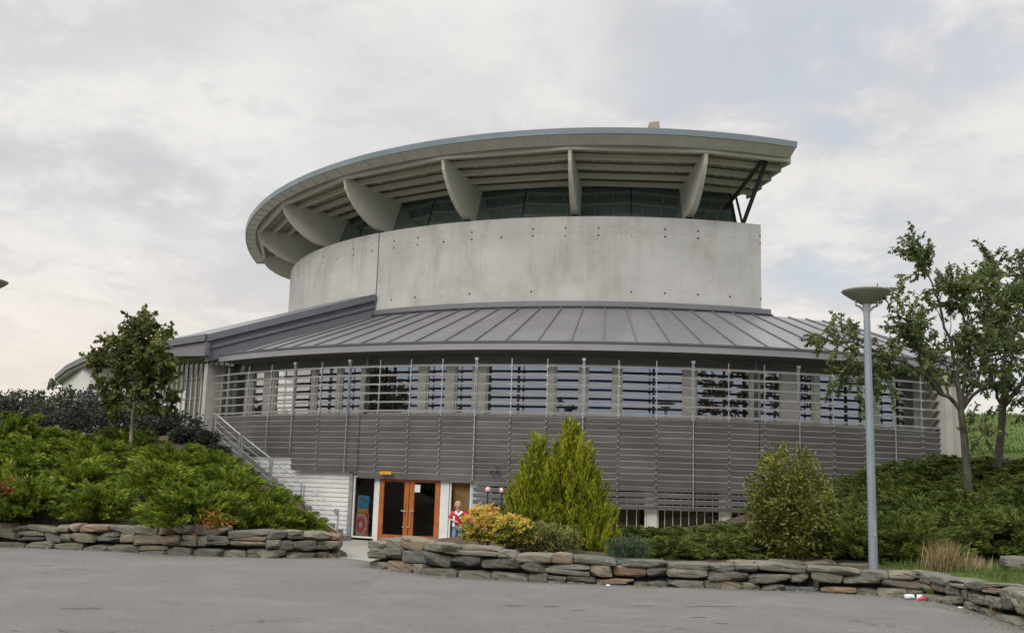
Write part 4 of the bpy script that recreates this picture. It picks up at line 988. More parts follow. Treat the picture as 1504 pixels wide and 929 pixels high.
# ------------------------------------------------------------------ plants
def leafmesh(name, P, D, L, Wd, T, mat, parent=None, fold=.0, up=None):
    P = np.asarray(P, float); D = np.asarray(D, float); n = len(P); D = D/np.maximum(np.linalg.norm(D, axis=1, keepdims=True), 1e-6)
    L = np.broadcast_to(np.asarray(L, float), (n,))[:, None]; Wd = np.broadcast_to(np.asarray(Wd, float), (n,))[:, None]
    S = np.cross(D, NR.normal(size=(n, 3)) if up is None else up+NR.normal(scale=.5, size=(n, 3))); S /= np.maximum(np.linalg.norm(S, axis=1, keepdims=True), 1e-6)
    V = np.empty((n, 4, 3)); V[:, 0] = P; V[:, 1] = P+D*L*.45+S*Wd*.5; V[:, 2] = P+D*L; V[:, 3] = P+D*L*.45-S*Wd*.5
    if fold: V[:, 2, 2] -= fold*L[:, 0]
    me = bpy.data.meshes.new(name); me.vertices.add(4*n); me.vertices.foreach_set('co', V.ravel())
    me.loops.add(4*n); me.loops.foreach_set('vertex_index', np.arange(4*n, dtype=np.int32)); me.polygons.add(n); me.polygons.foreach_set('loop_start', np.arange(0, 4*n, 4, dtype=np.int32))
    a = me.attributes.new('tint', 'FLOAT', 'FACE'); a.data.foreach_set('value', np.clip(np.broadcast_to(T, (n,)), 0, 1).astype(np.float32))
    me.materials.append(mat); me.update(); me.validate()
    o = bpy.data.objects.new(name, me); COL.objects.link(o)
    if parent is not None: o.parent = parent; o.location = -wloc(parent)
    return o
def copy_tree(o, parent=None):
    c = o.copy(); COL.objects.link(c)
    if parent is not None: c.parent = parent
    for ch in list(o.children): copy_tree(ch, c)
    return c
def unit(v): return v/np.linalg.norm(v)
def juniper_proto(seed, mat, nb=150, flat=.62, dead=0):
    rs = np.random.default_rng(seed); P, D, L, T = [], [], [], []; stems = MB()
    for i in range(nb):
        az = rs.uniform(0, 2*np.pi); r1 = rs.uniform(.35, 1.05)*(1+.16*math.sin(az*3+seed)); h1 = flat*rs.uniform(.25, 1.0)*(1-.45*r1*r1)+.06
        if i % 4 == 0: h1 = rs.uniform(.06, .2); r1 = rs.uniform(.7, 1.1)
        o = np.array([math.cos(az), math.sin(az), 0]); side = np.array([-o[1], o[0], 0]); tb = rs.normal(.5, .17); bend = rs.normal(scale=.25)
        pts = []
        for k in range(9):
            t = k/8; pts.append(o*r1*t+side*bend*r1*t*t*.5+np.array([0, 0, .05+h1*(1-(1-t)**2.0)-.06*max(0, t-.75)*r1]))
        pts = np.array(pts)
        if i % 5 == 0: stems.tube([Vector(p) for p in pts[:7]], [.02*(1-.1*k) for k in range(7)], 5)
        n = int(62*(.5+.6*r1))
        for k in range(n):
            t = 1-(1-.22)*rs.random()**1.25; f = t*8; a = int(min(7, f)); p = pts[a]+(pts[a+1]-pts[a])*(f-a); tan = unit(pts[a+1]-pts[a])
            s = rs.choice([-1, 1]); d = tan*.9+side*s*rs.uniform(.1, .75)+np.array([0, 0, rs.uniform(-.05, .5)])
            P.append(p+rs.normal(scale=.02, size=3)); D.append(d); L.append(rs.uniform(.075, .16)); T.append(tb+rs.normal(scale=.13))
    root = bpy.data.objects.new('juniper', None); COL.objects.link(root)
    leafmesh('foliage', P, D, L, np.array(L)*.24, np.array(T), mat, root)
    if dead:
        P, D, T = [], [], []
        for i in range(120):
            p = np.array([rs.normal(scale=.17), rs.normal(scale=.13), rs.normal(scale=.07)])+np.array(dead); P.append(p); D.append(np.array([rs.normal()*.8, rs.normal()*.6-.2, .2])); T.append(rs.random())
        o = leafmesh('dead_sprig', P, D, .10, .032, np.array(T), LEAF['dead'], root); o['label'] = 'rust brown dead sprig'
    stems.build('stem', M['bark'], root); return root
PB = [juniper_proto(s, LEAF['jun']) for s in (21, 22, 23)]; PB_D1 = juniper_proto(24, LEAF['jun'], dead=(-.12, -.55, .48)); PB_D2 = juniper_proto(25, LEAF['jun'], dead=(.55, -.65, .16))
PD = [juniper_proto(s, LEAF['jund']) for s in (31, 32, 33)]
used = set()
def put(proto, px, py, R, H, label, cat, group=None, dz=-.08, name=None, pos=None):
    p = hit(px, py) if pos is None else Vector(pos)
    if id(proto) in used: o = copy_tree(proto)
    else: o = proto; used.add(id(proto))
    fr = -.5 if (py > 760 and proto not in PD) else (-.3 if py > 798 else 0)
    o.location = (p.x, p.y+fr, p.z+dz); o.scale = (R, R, H/.62); o.rotation_euler = (0, 0, random.uniform(-1.2, 1.2) if proto not in (PB_D1, PB_D2) else 0)
    return tag(o, label, cat, group)
GB = 'bright spreading junipers on the left bank'
for px, py, R, H, pr, lb in (
    (50, 766, 1.25, 1.05, PB_D1, 'bright juniper with a rust brown dead sprig above the left stone wall'),
    (158, 764, 1.0, .85, PB[0], 'bright juniper on the wall left of the bare soil patch'),
    (292, 776, 1.2, 1.05, PB_D2, 'bright juniper with brown base hanging over the wall right of the soil'),
    (385, 779, 1.05, 1.0, PB[1], 'deep green juniper at the bend of the left wall'),
    (452, 779, .6, .5, PB[2], 'smallest bright juniper at the right end of the left wall, by the stairs'),
    (-55, 762, 1.4, 1.1, PB[2], 'bright juniper on the left wall cut by the picture edge'),
    (15, 722, 1.4, 1.0, PB[1], 'broad bright juniper behind the one with the brown sprig'),
    (118, 718, 1.3, .9, PB[2], 'bright juniper in the second row straight above the bare soil, left'),
    (232, 730, 1.25, 1.0, PB[0], 'tall bright juniper below the young tree trunk'),
    (335, 735, 1.1, .95, PB[2], 'bright juniper below the second handrail of the stairs'),
    (55, 685, 1.4, .9, PB[0], 'bright juniper in the third row at the far left'),
    (140, 690, 1.3, .85, PB[1], 'bright juniper just left of the young tree trunk'),
    (255, 695, 1.2, .85, PB[1], 'bright juniper just right of the young tree trunk'),
    (315, 700, .9, .7, PB[0], 'small bright juniper under the top of the stairs'),
    (340, 720, .8, .55, PB[1], 'bright juniper on the slope below the third handrail of the stairs'),
    (388, 752, .75, .55, PB[0], 'bright juniper at the foot of the slope, beside the lowest handrail'),
    (300, 690, .9, .6, PB[1], 'bright juniper among the dark hedge shrubs near the stair top'),
    (10, 660, 1.5, 1.1, PB[2], 'highest bright juniper, before the dark hedge at the far left'),
    (95, 662, 1.2, .7, PB[0], 'flat bright juniper touching the dark hedge'),
    (185, 668, 1.2, .8, PB[2], 'bright juniper behind the young tree trunk'),
    (-30, 695, 1.5, 1.0, PB[0], 'bright juniper in the third row, cut by the picture edge')):
    put(pr, px, py, R, H, lb, 'juniper', GB)
GD = 'dark spreading junipers on the right bank'
for px, py, R, H, k, lb in (
    (985, 816, .8, .44, 0, 'dark juniper right of the dwarf pine on the long wall'), (1045, 818, .95, .50, 1, 'dark juniper on the wall below the white piers'),
    (1105, 818, .85, .6, 2, 'yellowish dark juniper touching the left side of the evergreen bush'), (872, 800, .6, .32, 1, 'low dark juniper at the right foot of the golden conifers'),
    (945, 790, .9, .34, 2, 'low dark juniper below the ground floor window, left'), (1015, 790, 1.0, .36, 0, 'low dark juniper below the middle ground floor window'),
    (1085, 788, 1.0, .40, 1, 'dark juniper under the right white pier'), (1240, 818, 1.1, .8, 1, 'dark juniper between the evergreen bush and the lamp post'),
    (1325, 820, 1.15, .85, 2, 'dark juniper right of the lamp post foot'), (1400, 812, 1.2, .9, 0, 'dark juniper behind the dry straw grass'),
    (1485, 812, 1.3, .9, 1, 'dark juniper behind the sunken boulder'), (1262, 782, 1.3, .8, 0, 'dark juniper behind the lamp post, second row'),
    (1345, 780, 1.4, .85, 1, 'dark juniper below the first trunk, second row'), (1425, 778, 1.4, .85, 2, 'dark juniper at the foot of the first cherry trunk'),
    (1510, 775, 1.5, .9, 0, 'dark juniper at the right picture edge, second row'), (1190, 785, 1.1, .7, 2, 'dark juniper behind the yellowish evergreen bush'),
    (1290, 735, 1.25, .62, 2, 'dark juniper against the low end of the cladding'), (1365, 732, 1.3, .6, 0, 'dark juniper left of the first trunk, top row'),
    (1445, 735, 1.4, .6, 1, 'dark juniper between the two cherry trunks'), (1505, 735, 1.4, .62, 2, 'dark juniper right of the second cherry trunk'),
    (1225, 742, 1.1, .5, 1, 'dark juniper under the middle of the right cladding'), (1335, 698, 1.2, .42, 1, 'topmost dark juniper against the white corner wall'),
    (1400, 690, 1.3, .45, 2, 'topmost dark juniper below the pale end wall'),
    (1370, 708, 1.3, .5, 0, 'dark juniper left of the nearer cherry trunk, just below the top row'), (1245, 722, 1.0, .4, 1, 'dark juniper at the foot of the right cladding behind the lamp post'),
    (1455, 712, 1.3, .5, 2, 'dark juniper at the base of the farther cherry trunk'), (1515, 706, 1.4, .5, 1, 'dark juniper at the grass edge, cut by the right picture edge'),
    (1300, 755, 1.25, .7, 1, 'dark juniper in the middle of the right bank, right of the lamp post'), (1385, 752, 1.3, .7, 0, 'dark juniper directly left of the first cherry trunk'),
    (1468, 752, 1.3, .7, 1, 'dark juniper below the second cherry trunk, middle row'), (1240, 790, 1.1, .8, 2, 'dark juniper left of the lamp post, middle row'),
    (1300, 798, 1.2, .8, 0, 'dark juniper just right of the lamp post, lower middle row'), (1375, 796, 1.2, .8, 1, 'dark juniper up the slope from the straw grass'),
    (1450, 796, 1.3, .8, 2, 'dark juniper up the slope from the low dry tuft'), (1290, 712, 1.1, .42, 2, 'dark juniper before the white end of the ground floor wall'),
    (1430, 694, 1.4, .45, 0, 'dark juniper between the cherry trunks, top row'), (1485, 697, 1.4, .5, 1, 'dark juniper right of the second trunk at the grass edge'),
    (1150, 765, 1.0, .6, 0, 'dark juniper half hidden left behind the evergreen bush')):
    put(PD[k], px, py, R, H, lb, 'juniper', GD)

def bush(name, label, cat, loc, rx, ry, h, n, L, Wd, mat, group=None, seed=1, shoots=0, clump=26, stem='stem', upness=.35, pw=2.0, tlo=.15, thi=.85, extra=None):
    rs = np.random.default_rng(seed); T0 = thing(name, label, cat, loc, group); B = np.array(loc); P, D, T = [], [], []
    nc = max(1, n//clump)
    for c in range(nc):
        u = unit(rs.normal(size=3)); rr = rs.random()**.42*(1+.13*math.sin(5*math.atan2(u[1], u[0])+seed))
        zc = .5+.5*u[2]*rr; wdt = (1-abs(2*zc-1)**pw)**.5 if 0 < zc < 1 else 0
        ctr = np.array([u[0]*rr*rx, u[1]*rr*ry, zc*h]); tb = rs.uniform(tlo, thi); out = unit(np.array([u[0], u[1], u[2]*.6+upness]))
        for k in range(clump):
            P.append(B+ctr+rs.normal(scale=.09*max(rx, .5), size=3)); D.append(out*.7+rs.normal(scale=.6, size=3)); T.append(tb+rs.normal(scale=.14))
    for k in range(shoots):
        a = rs.uniform(0, 6.28); r = rs.random()**.5*.8; c0 = np.array([math.cos(a)*r*rx, math.sin(a)*r*ry, h*(.62+.36*(1-r*r))]); ln = rs.uniform(.12, .38)*h*.4
        for j in range(16):
            P.append(B+c0+np.array([rs.normal(scale=.02), rs.normal(scale=.02), ln*j/15])); D.append(np.array([rs.normal()*.6, rs.normal()*.6, .8])); T.append(rs.uniform(.5, .9))
    leafmesh('foliage', P, D, L*rs.uniform(.7, 1.25, len(P)), Wd, np.array(T), mat, T0)
    b = MB()
    for k in range(5):
        a = k*1.3+seed; b.tube([Vector(B)-wz(.1), Vector(B)+Vector((math.cos(a)*rx*.2, math.sin(a)*ry*.2, h*.3)), Vector(B)+Vector((math.cos(a)*rx*.5, math.sin(a)*ry*.5, h*.72))], [.03, .022, .01], 6)
    b.build(stem, M['bark'], T0); return T0
GH = 'grey green shrubs of the hedge at the top of the left bank'
for i, (px, py, y, r, h, lb) in enumerate((
    (-30, 640, 40, 1.6, 1.7, 'grey green hedge shrub at the far left picture edge'), (30, 635, 40, 1.6, 1.75, 'grey green hedge shrub second from the left picture edge'), (85, 635, 40.5, 1.6, 1.9, 'grey green hedge shrub below the rounded end of the far white wall'),
    (140, 640, 40, 1.7, 2.1, 'grey green hedge shrub left of the young tree crown'), (195, 650, 39, 1.6, 1.8, 'grey green hedge shrub behind the young tree trunk'), (110, 655, 37, 1.5, 1.5, 'grey green hedge shrub in front, left of the trunk'),
    (240, 655, 36.5, 1.2, 1.05, 'dark hedge shrub below the short pale handrail'), (280, 690, 34.0, .8, .42, 'dark hedge shrub at the foot of the pale end wall'), (312, 695, 33.4, .5, .28, 'small dark shrub beside the top handrail of the stairs'), (350, 712, 32.4, .45, .22, 'tiny dark shrub trailing down beside the stair stringer'))):
    p = at(px, py, y); z = ground(p.x, p.y); bush('hedge_shrub', lb, 'shrub', (p.x, p.y, z-.1), r, r*.85, h, 3000, .15, .07, LEAF['hedge'], GH, 50+i, shoots=10)
p = hit(1165, 826); bush('evergreen_bush', 'upright yellowish green evergreen bush in front of the cladding left of the lamp post', 'bush', (p.x, p.y+.25, .3), .82, .78, 2.2, 10500, .085, .044, LEAF['holly'], None, 71, shoots=22, pw=2.6)
p = hit(807, 812); bush('small_shrub', 'low olive green shrub in front of the golden conifers, beside the azaleas', 'shrub', (p.x, p.y+.05, p.z-.05), .55, .42, .60, 2600, .075, .034, LEAF['low'], None, 72, shoots=8)
p = hit(921, 826); bush('dwarf_pine', 'dense rounded grey green dwarf pine just above the long wall', 'shrub', (p.x, p.y+.05, p.z-.08), .40, .36, .50, 5200, .06, .016, LEAF['dwarf'], None, 73, upness=.6, clump=20, pw=3)
def azalea(px, py, y, rx, rz, n, hue, label, seed):
    rs = np.random.default_rng(seed); p0 = at(px, py, y); z = ground(p0.x, p0.y); loc = (p0.x, p0.y, z-.05); T0 = thing('azalea', label, 'azalea', loc, 'azaleas in blossom by the entrance'); B = np.array(loc); P, D, T = [], [], []
    lob = [(rs.uniform(-.5, .5), rs.uniform(-.5, .5), rs.uniform(.55, .8)) for _ in range(6)]+[(0, 0, .9)]
    for i in range(n):
        lx, ly, lr = lob[rs.integers(len(lob))]; u = unit(rs.normal(size=3)+np.array([0, -.25, .35])); u[2] = max(u[2], -.25); s = rs.uniform(.72, 1.0)*lr
        c = np.array([lx*rx*.62+u[0]*rx*s, ly*rx*.62+u[1]*rx*s, rz*(.36+.62*u[2]*s+.05*lr)]); blossom = c[2]/rz+rs.normal(scale=.18) > hue
        tb = rs.uniform(.48, .82) if blossom else rs.uniform(.02, .42)
        if blossom and rs.random() < .09: tb = rs.uniform(.88, 1.0)
        for k in range(9):
            a = k*.7+rs.random(); d = np.array([math.cos(a), math.sin(a), rs.uniform(.1, .9)])+u*.5; P.append(B+c+rs.normal(scale=.012, size=3)); D.append(d); T.append(tb+rs.normal(scale=.06))
    leafmesh('foliage', P, D, .085*rs.uniform(.7, 1.2, len(P)), .034, np.array(T), LEAF['aza'], T0)
    b = MB()
    for k in range(7):
        a = k*.9; b.tube([Vector(B), Vector(B)+Vector((math.cos(a)*rx*.3, math.sin(a)*rx*.3, rz*.35)), Vector(B)+Vector((math.cos(a)*rx*.7, math.sin(a)*rx*.7, rz*.62))], [.018, .014, .006], 5)
    b.build('stem', M['bark'], T0)
azalea(711, 806, 20.3, .50, 1.04, 900, .40, 'larger azalea covered in yellow orange blossom in front of the children', 81)
azalea(750, 808, 20.0, .44, .80, 560, .55, 'smaller azalea with pinkish orange tips between the larger one and the olive shrub', 82)
def conifer(px, py, y, h, r0, n, label, seed, lean=0):
    rs = np.random.default_rng(seed); p0 = at(px, py, y); z = ground(p0.x, p0.y); loc = (p0.x, p0.y, z-.1); T0 = thing('golden_conifer', label, 'conifer', loc, 'pair of golden conifers'); B = np.array(loc); P, D, T, LL = [], [], [], []
    lead = [(0, 0, 1.0, .80)]+[(.56*r0*math.cos(q*1.05+seed), .56*r0*math.sin(q*1.05+seed), rs.uniform(.6, .9), rs.uniform(.45, .6)) for q in range(6)]
    H0, R0_ = h, r0
    for i in range(n):
        lx, ly, lh, lr = lead[0] if rs.random() < .42 else lead[rs.integers(1, 7)]
        h, r0 = H0*lh, R0_*lr
        t = rs.random()**1.25; a = rs.uniform(0, 6.283); prof = (1-t**1.35)**1.05*(.72+.28*math.sin(min(1, t*3+.3)*1.57))+.02
        lump = 1+.16*math.sin(3*a+seed+5*t)+.10*math.sin(7*a-9*t); r = r0*prof*lump*math.sqrt(rs.uniform(.38, 1))
        c = np.array([lx+math.cos(a)*r+lean*t, ly+math.sin(a)*r, .05+t*(h-.25)]); out = np.array([math.cos(a), math.sin(a), 0]); ax = unit(np.array([0, 0, 1.0])+out*rs.uniform(.05, .45)+rs.normal(scale=.12, size=3)); ln = rs.uniform(.25, .55); tb = rs.normal(.5, .2)
        side = unit(np.cross(ax, out))
        for k in range(22):
            s = k/21; wv = math.sin(min(1, s*1.15)*2.6)*.055+.012
            P.append(B+c+ax*ln*s*.85+side*rs.uniform(-1, 1)*wv+out*rs.normal(scale=.015)); D.append(ax+side*rs.uniform(-.45, .45)+out*rs.uniform(-.1, .35)); T.append(tb+rs.normal(scale=.11)); LL.append(rs.uniform(.07, .13))
    leafmesh('foliage', P, D, np.array(LL), np.array(LL)*.3, np.array(T), LEAF['con'], T0)
    b = MB(); b.tube([Vector(B)-wz(.1), Vector(B)+wz(h*.5)+Vector((lean*.5, 0, 0)), Vector(B)+wz(h*.9)+Vector((lean*.9, 0, 0))], [.07, .045, .012], 7); b.build('trunk', M['bark'], T0)
conifer(843, 806, 21.6, 2.62, .86, 1500, 'taller pointed golden conifer in front of the grey cladding', 91, -.12)
conifer(784, 806, 21.4, 2.26, .74, 1000, 'shorter golden conifer leaning against the taller one', 92, .06)

# trees
def limbtree(name, label, cat, base, limbs, leafL, leafW, mat, bark, seed, group=None, tw=1.1, dens=2.5, droop=.55, trunk_r=.11, trunk=None, sublen=.9):
    rs = np.random.default_rng(seed); T0 = thing(name, label, cat, tuple(base), group); bt = MB(); P, D, T = [], [], []
    bt.tube(trunk, [trunk_r*1.25]+[trunk_r*(1-.25*i/(len(trunk)-1)) for i in range(1, len(trunk))], 10)
    bl = MB()
    def twig(p, d, ln, tb):
        pts = [p]; dd = d.copy()
        for k in range(4): dd = unit(dd+rs.normal(scale=.16, size=3)+np.array([0, 0, -.04])); pts.append(pts[-1]+dd*ln/4)
        bl.tube([Vector(x) for x in pts], [.008, .007, .006, .004, .003], 4, cap=False)
        n = int(ln/.036*dens)
        for k in range(n):
            f = (.15+.85*rs.random())*4; a = int(min(3, f)); q = pts[a]+(pts[a+1]-pts[a])*(f-a); tn = unit(pts[a+1]-pts[a])
            P.append(q); D.append(tn*.45+rs.normal(scale=.5, size=3)+np.array([0, 0, -droop])); T.append(tb+rs.normal(scale=.15))
    for pts, r in limbs:
        pts = [np.array(p) for p in pts]; m = []
        for i in range(len(pts)-1):
            for k in range(4): m.append(pts[i]+(pts[i+1]-pts[i])*k/4+rs.normal(scale=.035, size=3)*(1 if i+k else 0))
        m.append(pts[-1]); N_ = len(m); bt.tube([Vector(p) for p in m], [max(.008, r*(1-.88*i/(N_-1))) for i in range(N_)], 7)
        tot = sum(np.linalg.norm(m[i+1]-m[i]) for i in range(N_-1)); ns = int(tot*6.0*tw)
        for k in range(ns):
            f = (.16+.84*rs.random()**.85)*(N_-1); a = int(min(N_-2, f)); p = m[a]+(m[a+1]-m[a])*(f-a); tn = unit(m[a+1]-m[a])
            d = unit(tn*.55+rs.normal(scale=.75, size=3)+np.array([0, 0, .18])); L = sublen*rs.uniform(.35, 1.0)*(1.15-.6*f/(N_-1)); tb = rs.normal(.5, .17)
            q = p+d*L*.55+rs.normal(scale=.03, size=3); e = p+unit(d+np.array([0, 0, .1]))*L; bl.tube([Vector(p), Vector(q), Vector(e)], [.014, .010, .006], 5, cap=False)
            for j in range(3):
                s = rs.uniform(.3, 1); twig(p+(e-p)*s, unit(d+rs.normal(scale=.6, size=3)), rs.uniform(.2, .5), tb)
            twig(e, d, rs.uniform(.25, .55), tb)
        twig(m[-1], unit(m[-1]-m[-3]), .5, .5)
    bt.build('trunk', bark, T0); bl.build('twigs', bark, T0)
    leafmesh('crown', P, D, leafL*rs.uniform(.7, 1.2, len(P)), leafW, np.array(T), mat, T0); return T0
A = lambda px, py, y: tuple(at(px, py, y))
bs = hit(1424, 760); bs = Vector((11.45, 25.0, ground(11.45, 25.0)))
limbtree('cherry_tree', 'spreading green cherry tree with the nearer trunk, right of the lamp post', 'tree', bs-wz(.1), [
    ([A(1411, 603, 25), A(1385, 578, 24.9), A(1340, 537, 24.6), A(1268, 512, 24.2), A(1205, 492, 24.0)], .060),
    ([A(1385, 578, 24.9), A(1352, 520, 24.6), A(1335, 470, 24.2), A(1300, 440, 24)], .04),
    ([A(1340, 537, 24.6), A(1300, 545, 24.2), A(1240, 560, 24)], .03),
    ([A(1411, 600, 25), A(1402, 520, 25.1), A(1378, 440, 25.2), A(1360, 400, 25.3), A(1349, 368, 25.3)], .05),
    ([A(1412, 600, 25), A(1424, 500, 24.6), A(1412, 450, 24.3), A(1400, 415, 24.2)], .05),
    ([A(1414, 600, 25), A(1440, 540, 25.6), A(1450, 460, 25.8), A(1446, 400, 26)], .05),
    ([A(1413, 602, 25), A(1450, 560, 24.4), A(1485, 500, 24), A(1500, 440, 24)], .05),
    ([A(1412, 602, 25), A(1390, 540, 26.2), A(1360, 500, 26.8), A(1320, 480, 27)], .04),
    ([A(1418, 640, 25), A(1432, 628, 24.8), A(1446, 640, 24.6)], .016)], .125, .05, LEAF['cherry'], M['bark'], 101, 'cherry trees on the right bank', trunk_r=.105,
    trunk=[bs-wz(.15), Vector(A(1420, 690, 25)), Vector(A(1416, 640, 25)), Vector(A(1411, 600, 25))], sublen=.85)
bs = Vector((13.1, 27.0, ground(13.1, 27.0)))
limbtree('cherry_tree', 'green cherry tree with the farther trunk, nearest the right picture edge', 'tree', bs-wz(.1), [
    ([A(1473, 598, 27), A(1458, 562, 26.8), A(1436, 500, 26.6), A(1420, 440, 26.5)], .055),
    ([A(1473, 598, 27), A(1478, 500, 27.2), A(1466, 430, 27.3), A(1452, 378, 27.3)], .06),
    ([A(1474, 598, 27), A(1500, 560, 27), A(1535, 490, 27), A(1550, 420, 27)], .055),
    ([A(1474, 598, 27), A(1490, 500, 27.5), A(1500, 430, 27.8), A(1503, 385, 28)], .05),
    ([A(1500, 560, 27), A(1515, 575, 26.5), A(1500, 605, 26.2)], .025),
    ([A(1474, 598, 27), A(1520, 540, 26.2), A(1580, 480, 26), A(1620, 420, 26)], .05),
    ([A(1474, 590, 27), A(1476, 520, 28.2), A(1480, 440, 28.8)], .045)], .125, .05, LEAF['cherry'], M['bark'], 102, 'cherry trees on the right bank', trunk_r=.12,
    trunk=[bs-wz(.15), Vector(A(1465, 680, 27)), Vector(A(1470, 640, 27)), Vector(A(1473, 595, 27))], sublen=.85)
y0 = 30.5; tb_ = at(190, 672, y0); bs = Vector((tb_.x, y0, ground(tb_.x, y0)))
L_ = []; rs = np.random.default_rng(5)
for k in range(17):
    s = .05+.9*k/16; pz = 620-122*s; a = k*2.4; rr = 66*(math.sin(min(1, s*.98+.16)*math.pi*.93)**.75)*rs.uniform(.55, 1.15)
    L_.append(([A(196+6*s, pz, y0), A(196+6*s+math.cos(a)*rr*.55+3, pz-14, y0+math.sin(a)*rr*.55*.0207), A(199+7*s+math.cos(a)*rr, pz-22-8*s, y0+math.sin(a)*rr*.0207)], .022))
L_.append(([A(201, 500, y0), A(201, 492, y0), A(203, 484, y0)], .018))
limbtree('maple_tree', 'young dark green leafy tree with pale slender trunk among the bright junipers', 'tree', bs-wz(.1), L_, .17, .12, LEAF['maple'], M['palebark'], 103, trunk_r=.062, tw=1.3, dens=1.2, droop=.35, sublen=.6,
    trunk=[bs-wz(.15), Vector(A(193, 640, y0)), Vector(A(196, 600, y0)), Vector(A(200, 540, y0)), Vector(A(202, 490, y0))])
# grass
def in_lawn(n, x0, x1, y0, y1, f):
    x = NR.uniform(x0, x1, n*3); y = NR.uniform(y0, y1, n*3); P_ = np.stack([x, y], -1); k = (inside_dist(P_, RIGHT_BED) > .25) & f(x, y); return P_[k][:n]
G1_ = in_lawn(9000, 6.9, 12.5, 10, 19.4, lambda x, y: (x < 12) & (y < 19.3)); G2_ = in_lawn(26000, 15.4, 40, 30, 62, lambda x, y: x > 15.4)
Pg = np.concatenate([G1_, G2_]); zg = bed_z(Pg[:, 0], Pg[:, 1])-.02; n1_, n2_ = len(G1_), len(G2_)
leafmesh('grass', np.column_stack([Pg, zg]), np.column_stack([NR.normal(scale=.35, size=(n1_+n2_, 2)), np.ones(n1_+n2_)]), np.concatenate([NR.uniform(.08, .24, n1_), NR.uniform(.08, .22, n2_)]), np.concatenate([np.full(n1_, .014), np.full(n2_, .045)]), NR.normal(.5, .22, n1_+n2_), LEAF['grass']); 
tag(bpy.data.objects['grass'], 'short green grass of the lawn and hill on the right', 'grass', kind='stuff')
def tuft(px, py, y, r, n, h, label, seed):
    p = at(px, py, y); z = ground(p.x, p.y); rs = np.random.default_rng(seed); q = rs.normal(scale=r, size=(n, 2))*np.array([1, .6])
    P_ = np.column_stack([p.x+q[:, 0], p.y+q[:, 1], np.full(n, z-.03)]); D_ = np.column_stack([rs.normal(.08, .2, n), rs.normal(scale=.2, size=n), np.ones(n)])
    o = leafmesh('grass_tuft', P_, D_, h*rs.uniform(.4, 1.1, n), .012, rs.random(n), LEAF['straw']); o.data.transform(Matrix.Translation((-p.x, -p.y, -z))); o.location = (p.x, p.y, z); tag(o, label, 'grass tuft', 'dry grass tufts')
tuft(1384, 835, 17.9, .15, 420, .62, 'tallest dry straw coloured grass tuft behind the wall corner', 1); tuft(1425, 832, 18.0, .18, 220, .36, 'low dry grass tuft right of the tallest one', 2); tuft(1478, 862, 15.0, .12, 160, .34, 'pale green and straw tuft beside the turning stone wall', 3)
# far trees on the horizon at the left and the wood behind the viewer (it shows in the window panes)
for i, (px, h, lb) in enumerate(((8, 5, 'far dark tree on the horizon at the left edge'), (46, 7, 'far tree with pointed top left of the white wall'), (68, 8, 'far rounded tree just left of the white wall'))):
    p = at(px, 590, 110); bush('far_tree', lb, 'tree', (p.x, p.y, p.z-h*.75), 1.5+.2*i, 1.5, h, 420, .7, .4, LEAF['hedge'], 'far trees on the left horizon', 300+i, stem='trunk', clump=14)
p = at(22, 588, 95); T = thing('chimney', 'small dark chimney standing above the hedge at the far left', 'chimney', tuple(p)); b = MB(); b.box(p-wz(1.0), .55, .5, 3.2); b.build('stack', M['wing'], T); b = MB(); b.box(p+wz(.65), .7, .62, .18); b.build('cap', M['black'], T)
rs = np.random.default_rng(77); P, D, T = [], [], []
for c in range(46):
    cx_ = -75+c*3.4+rs.normal(scale=1.2); hh = 7.5+4.0*math.sin(c*.9)+3*math.sin(c*2.3+1)+rs.normal(scale=1); cy_ = -46+rs.normal(scale=3)
    for k in range(200):
        u = unit(rs.normal(size=3)); r = rs.random()**.4; P.append((cx_+u[0]*r*2.6, cy_+u[1]*r*2.2, hh*.5+u[2]*r*hh*.55)); D.append(rs.normal(size=3)); T.append(rs.random())
o = leafmesh('distant_wood', P, D, 1.1, .7, np.array(T), LEAF['hedge']); tag(o, 'distant wood across the car park, mirrored in the upper windows', 'wood', kind='stuff')
# ------------------------------------------------------------------ the two children
def skinned(name, chains, mat, parent, root=0):
    """chains: lists of (x, y, z, radius); equal points are welded into one skeleton"""
    vs, rad, ed, idx = [], [], [], {}
    for ch in chains:
        prev = None
        for x, y, z, r in ch:
            k = (round(x, 4), round(y, 4), round(z, 4))
            if k not in idx: idx[k] = len(vs); vs.append((x, y, z)); rad.append(r)
            if prev is not None and prev != idx[k]: ed.append((prev, idx[k]))
            prev = idx[k]
    me = bpy.data.meshes.new(name); me.from_pydata(vs, ed, []); me.materials.append(mat)
    o = bpy.data.objects.new(name, me); COL.objects.link(o)
    sk = o.modifiers.new('skin', 'SKIN'); sk.use_smooth_shade = True
    if not me.skin_vertices: bpy.context.view_layer.update()
    for i, r in enumerate(rad):
        me.skin_vertices[0].data[i].radius = (r, r); me.skin_vertices[0].data[i].use_root = (i == root)
    ss = o.modifiers.new('sub', 'SUBSURF'); ss.levels = 1; ss.render_levels = 2
    dg = bpy.context.evaluated_depsgraph_get(); m2 = bpy.data.meshes.new_from_object(o.evaluated_get(dg)); o.modifiers.clear(); o.data = m2
    m2.materials.clear(); m2.materials.append(mat); m2.polygons.foreach_set('use_smooth', [True]*len(m2.polygons))
    o.parent = parent; return o
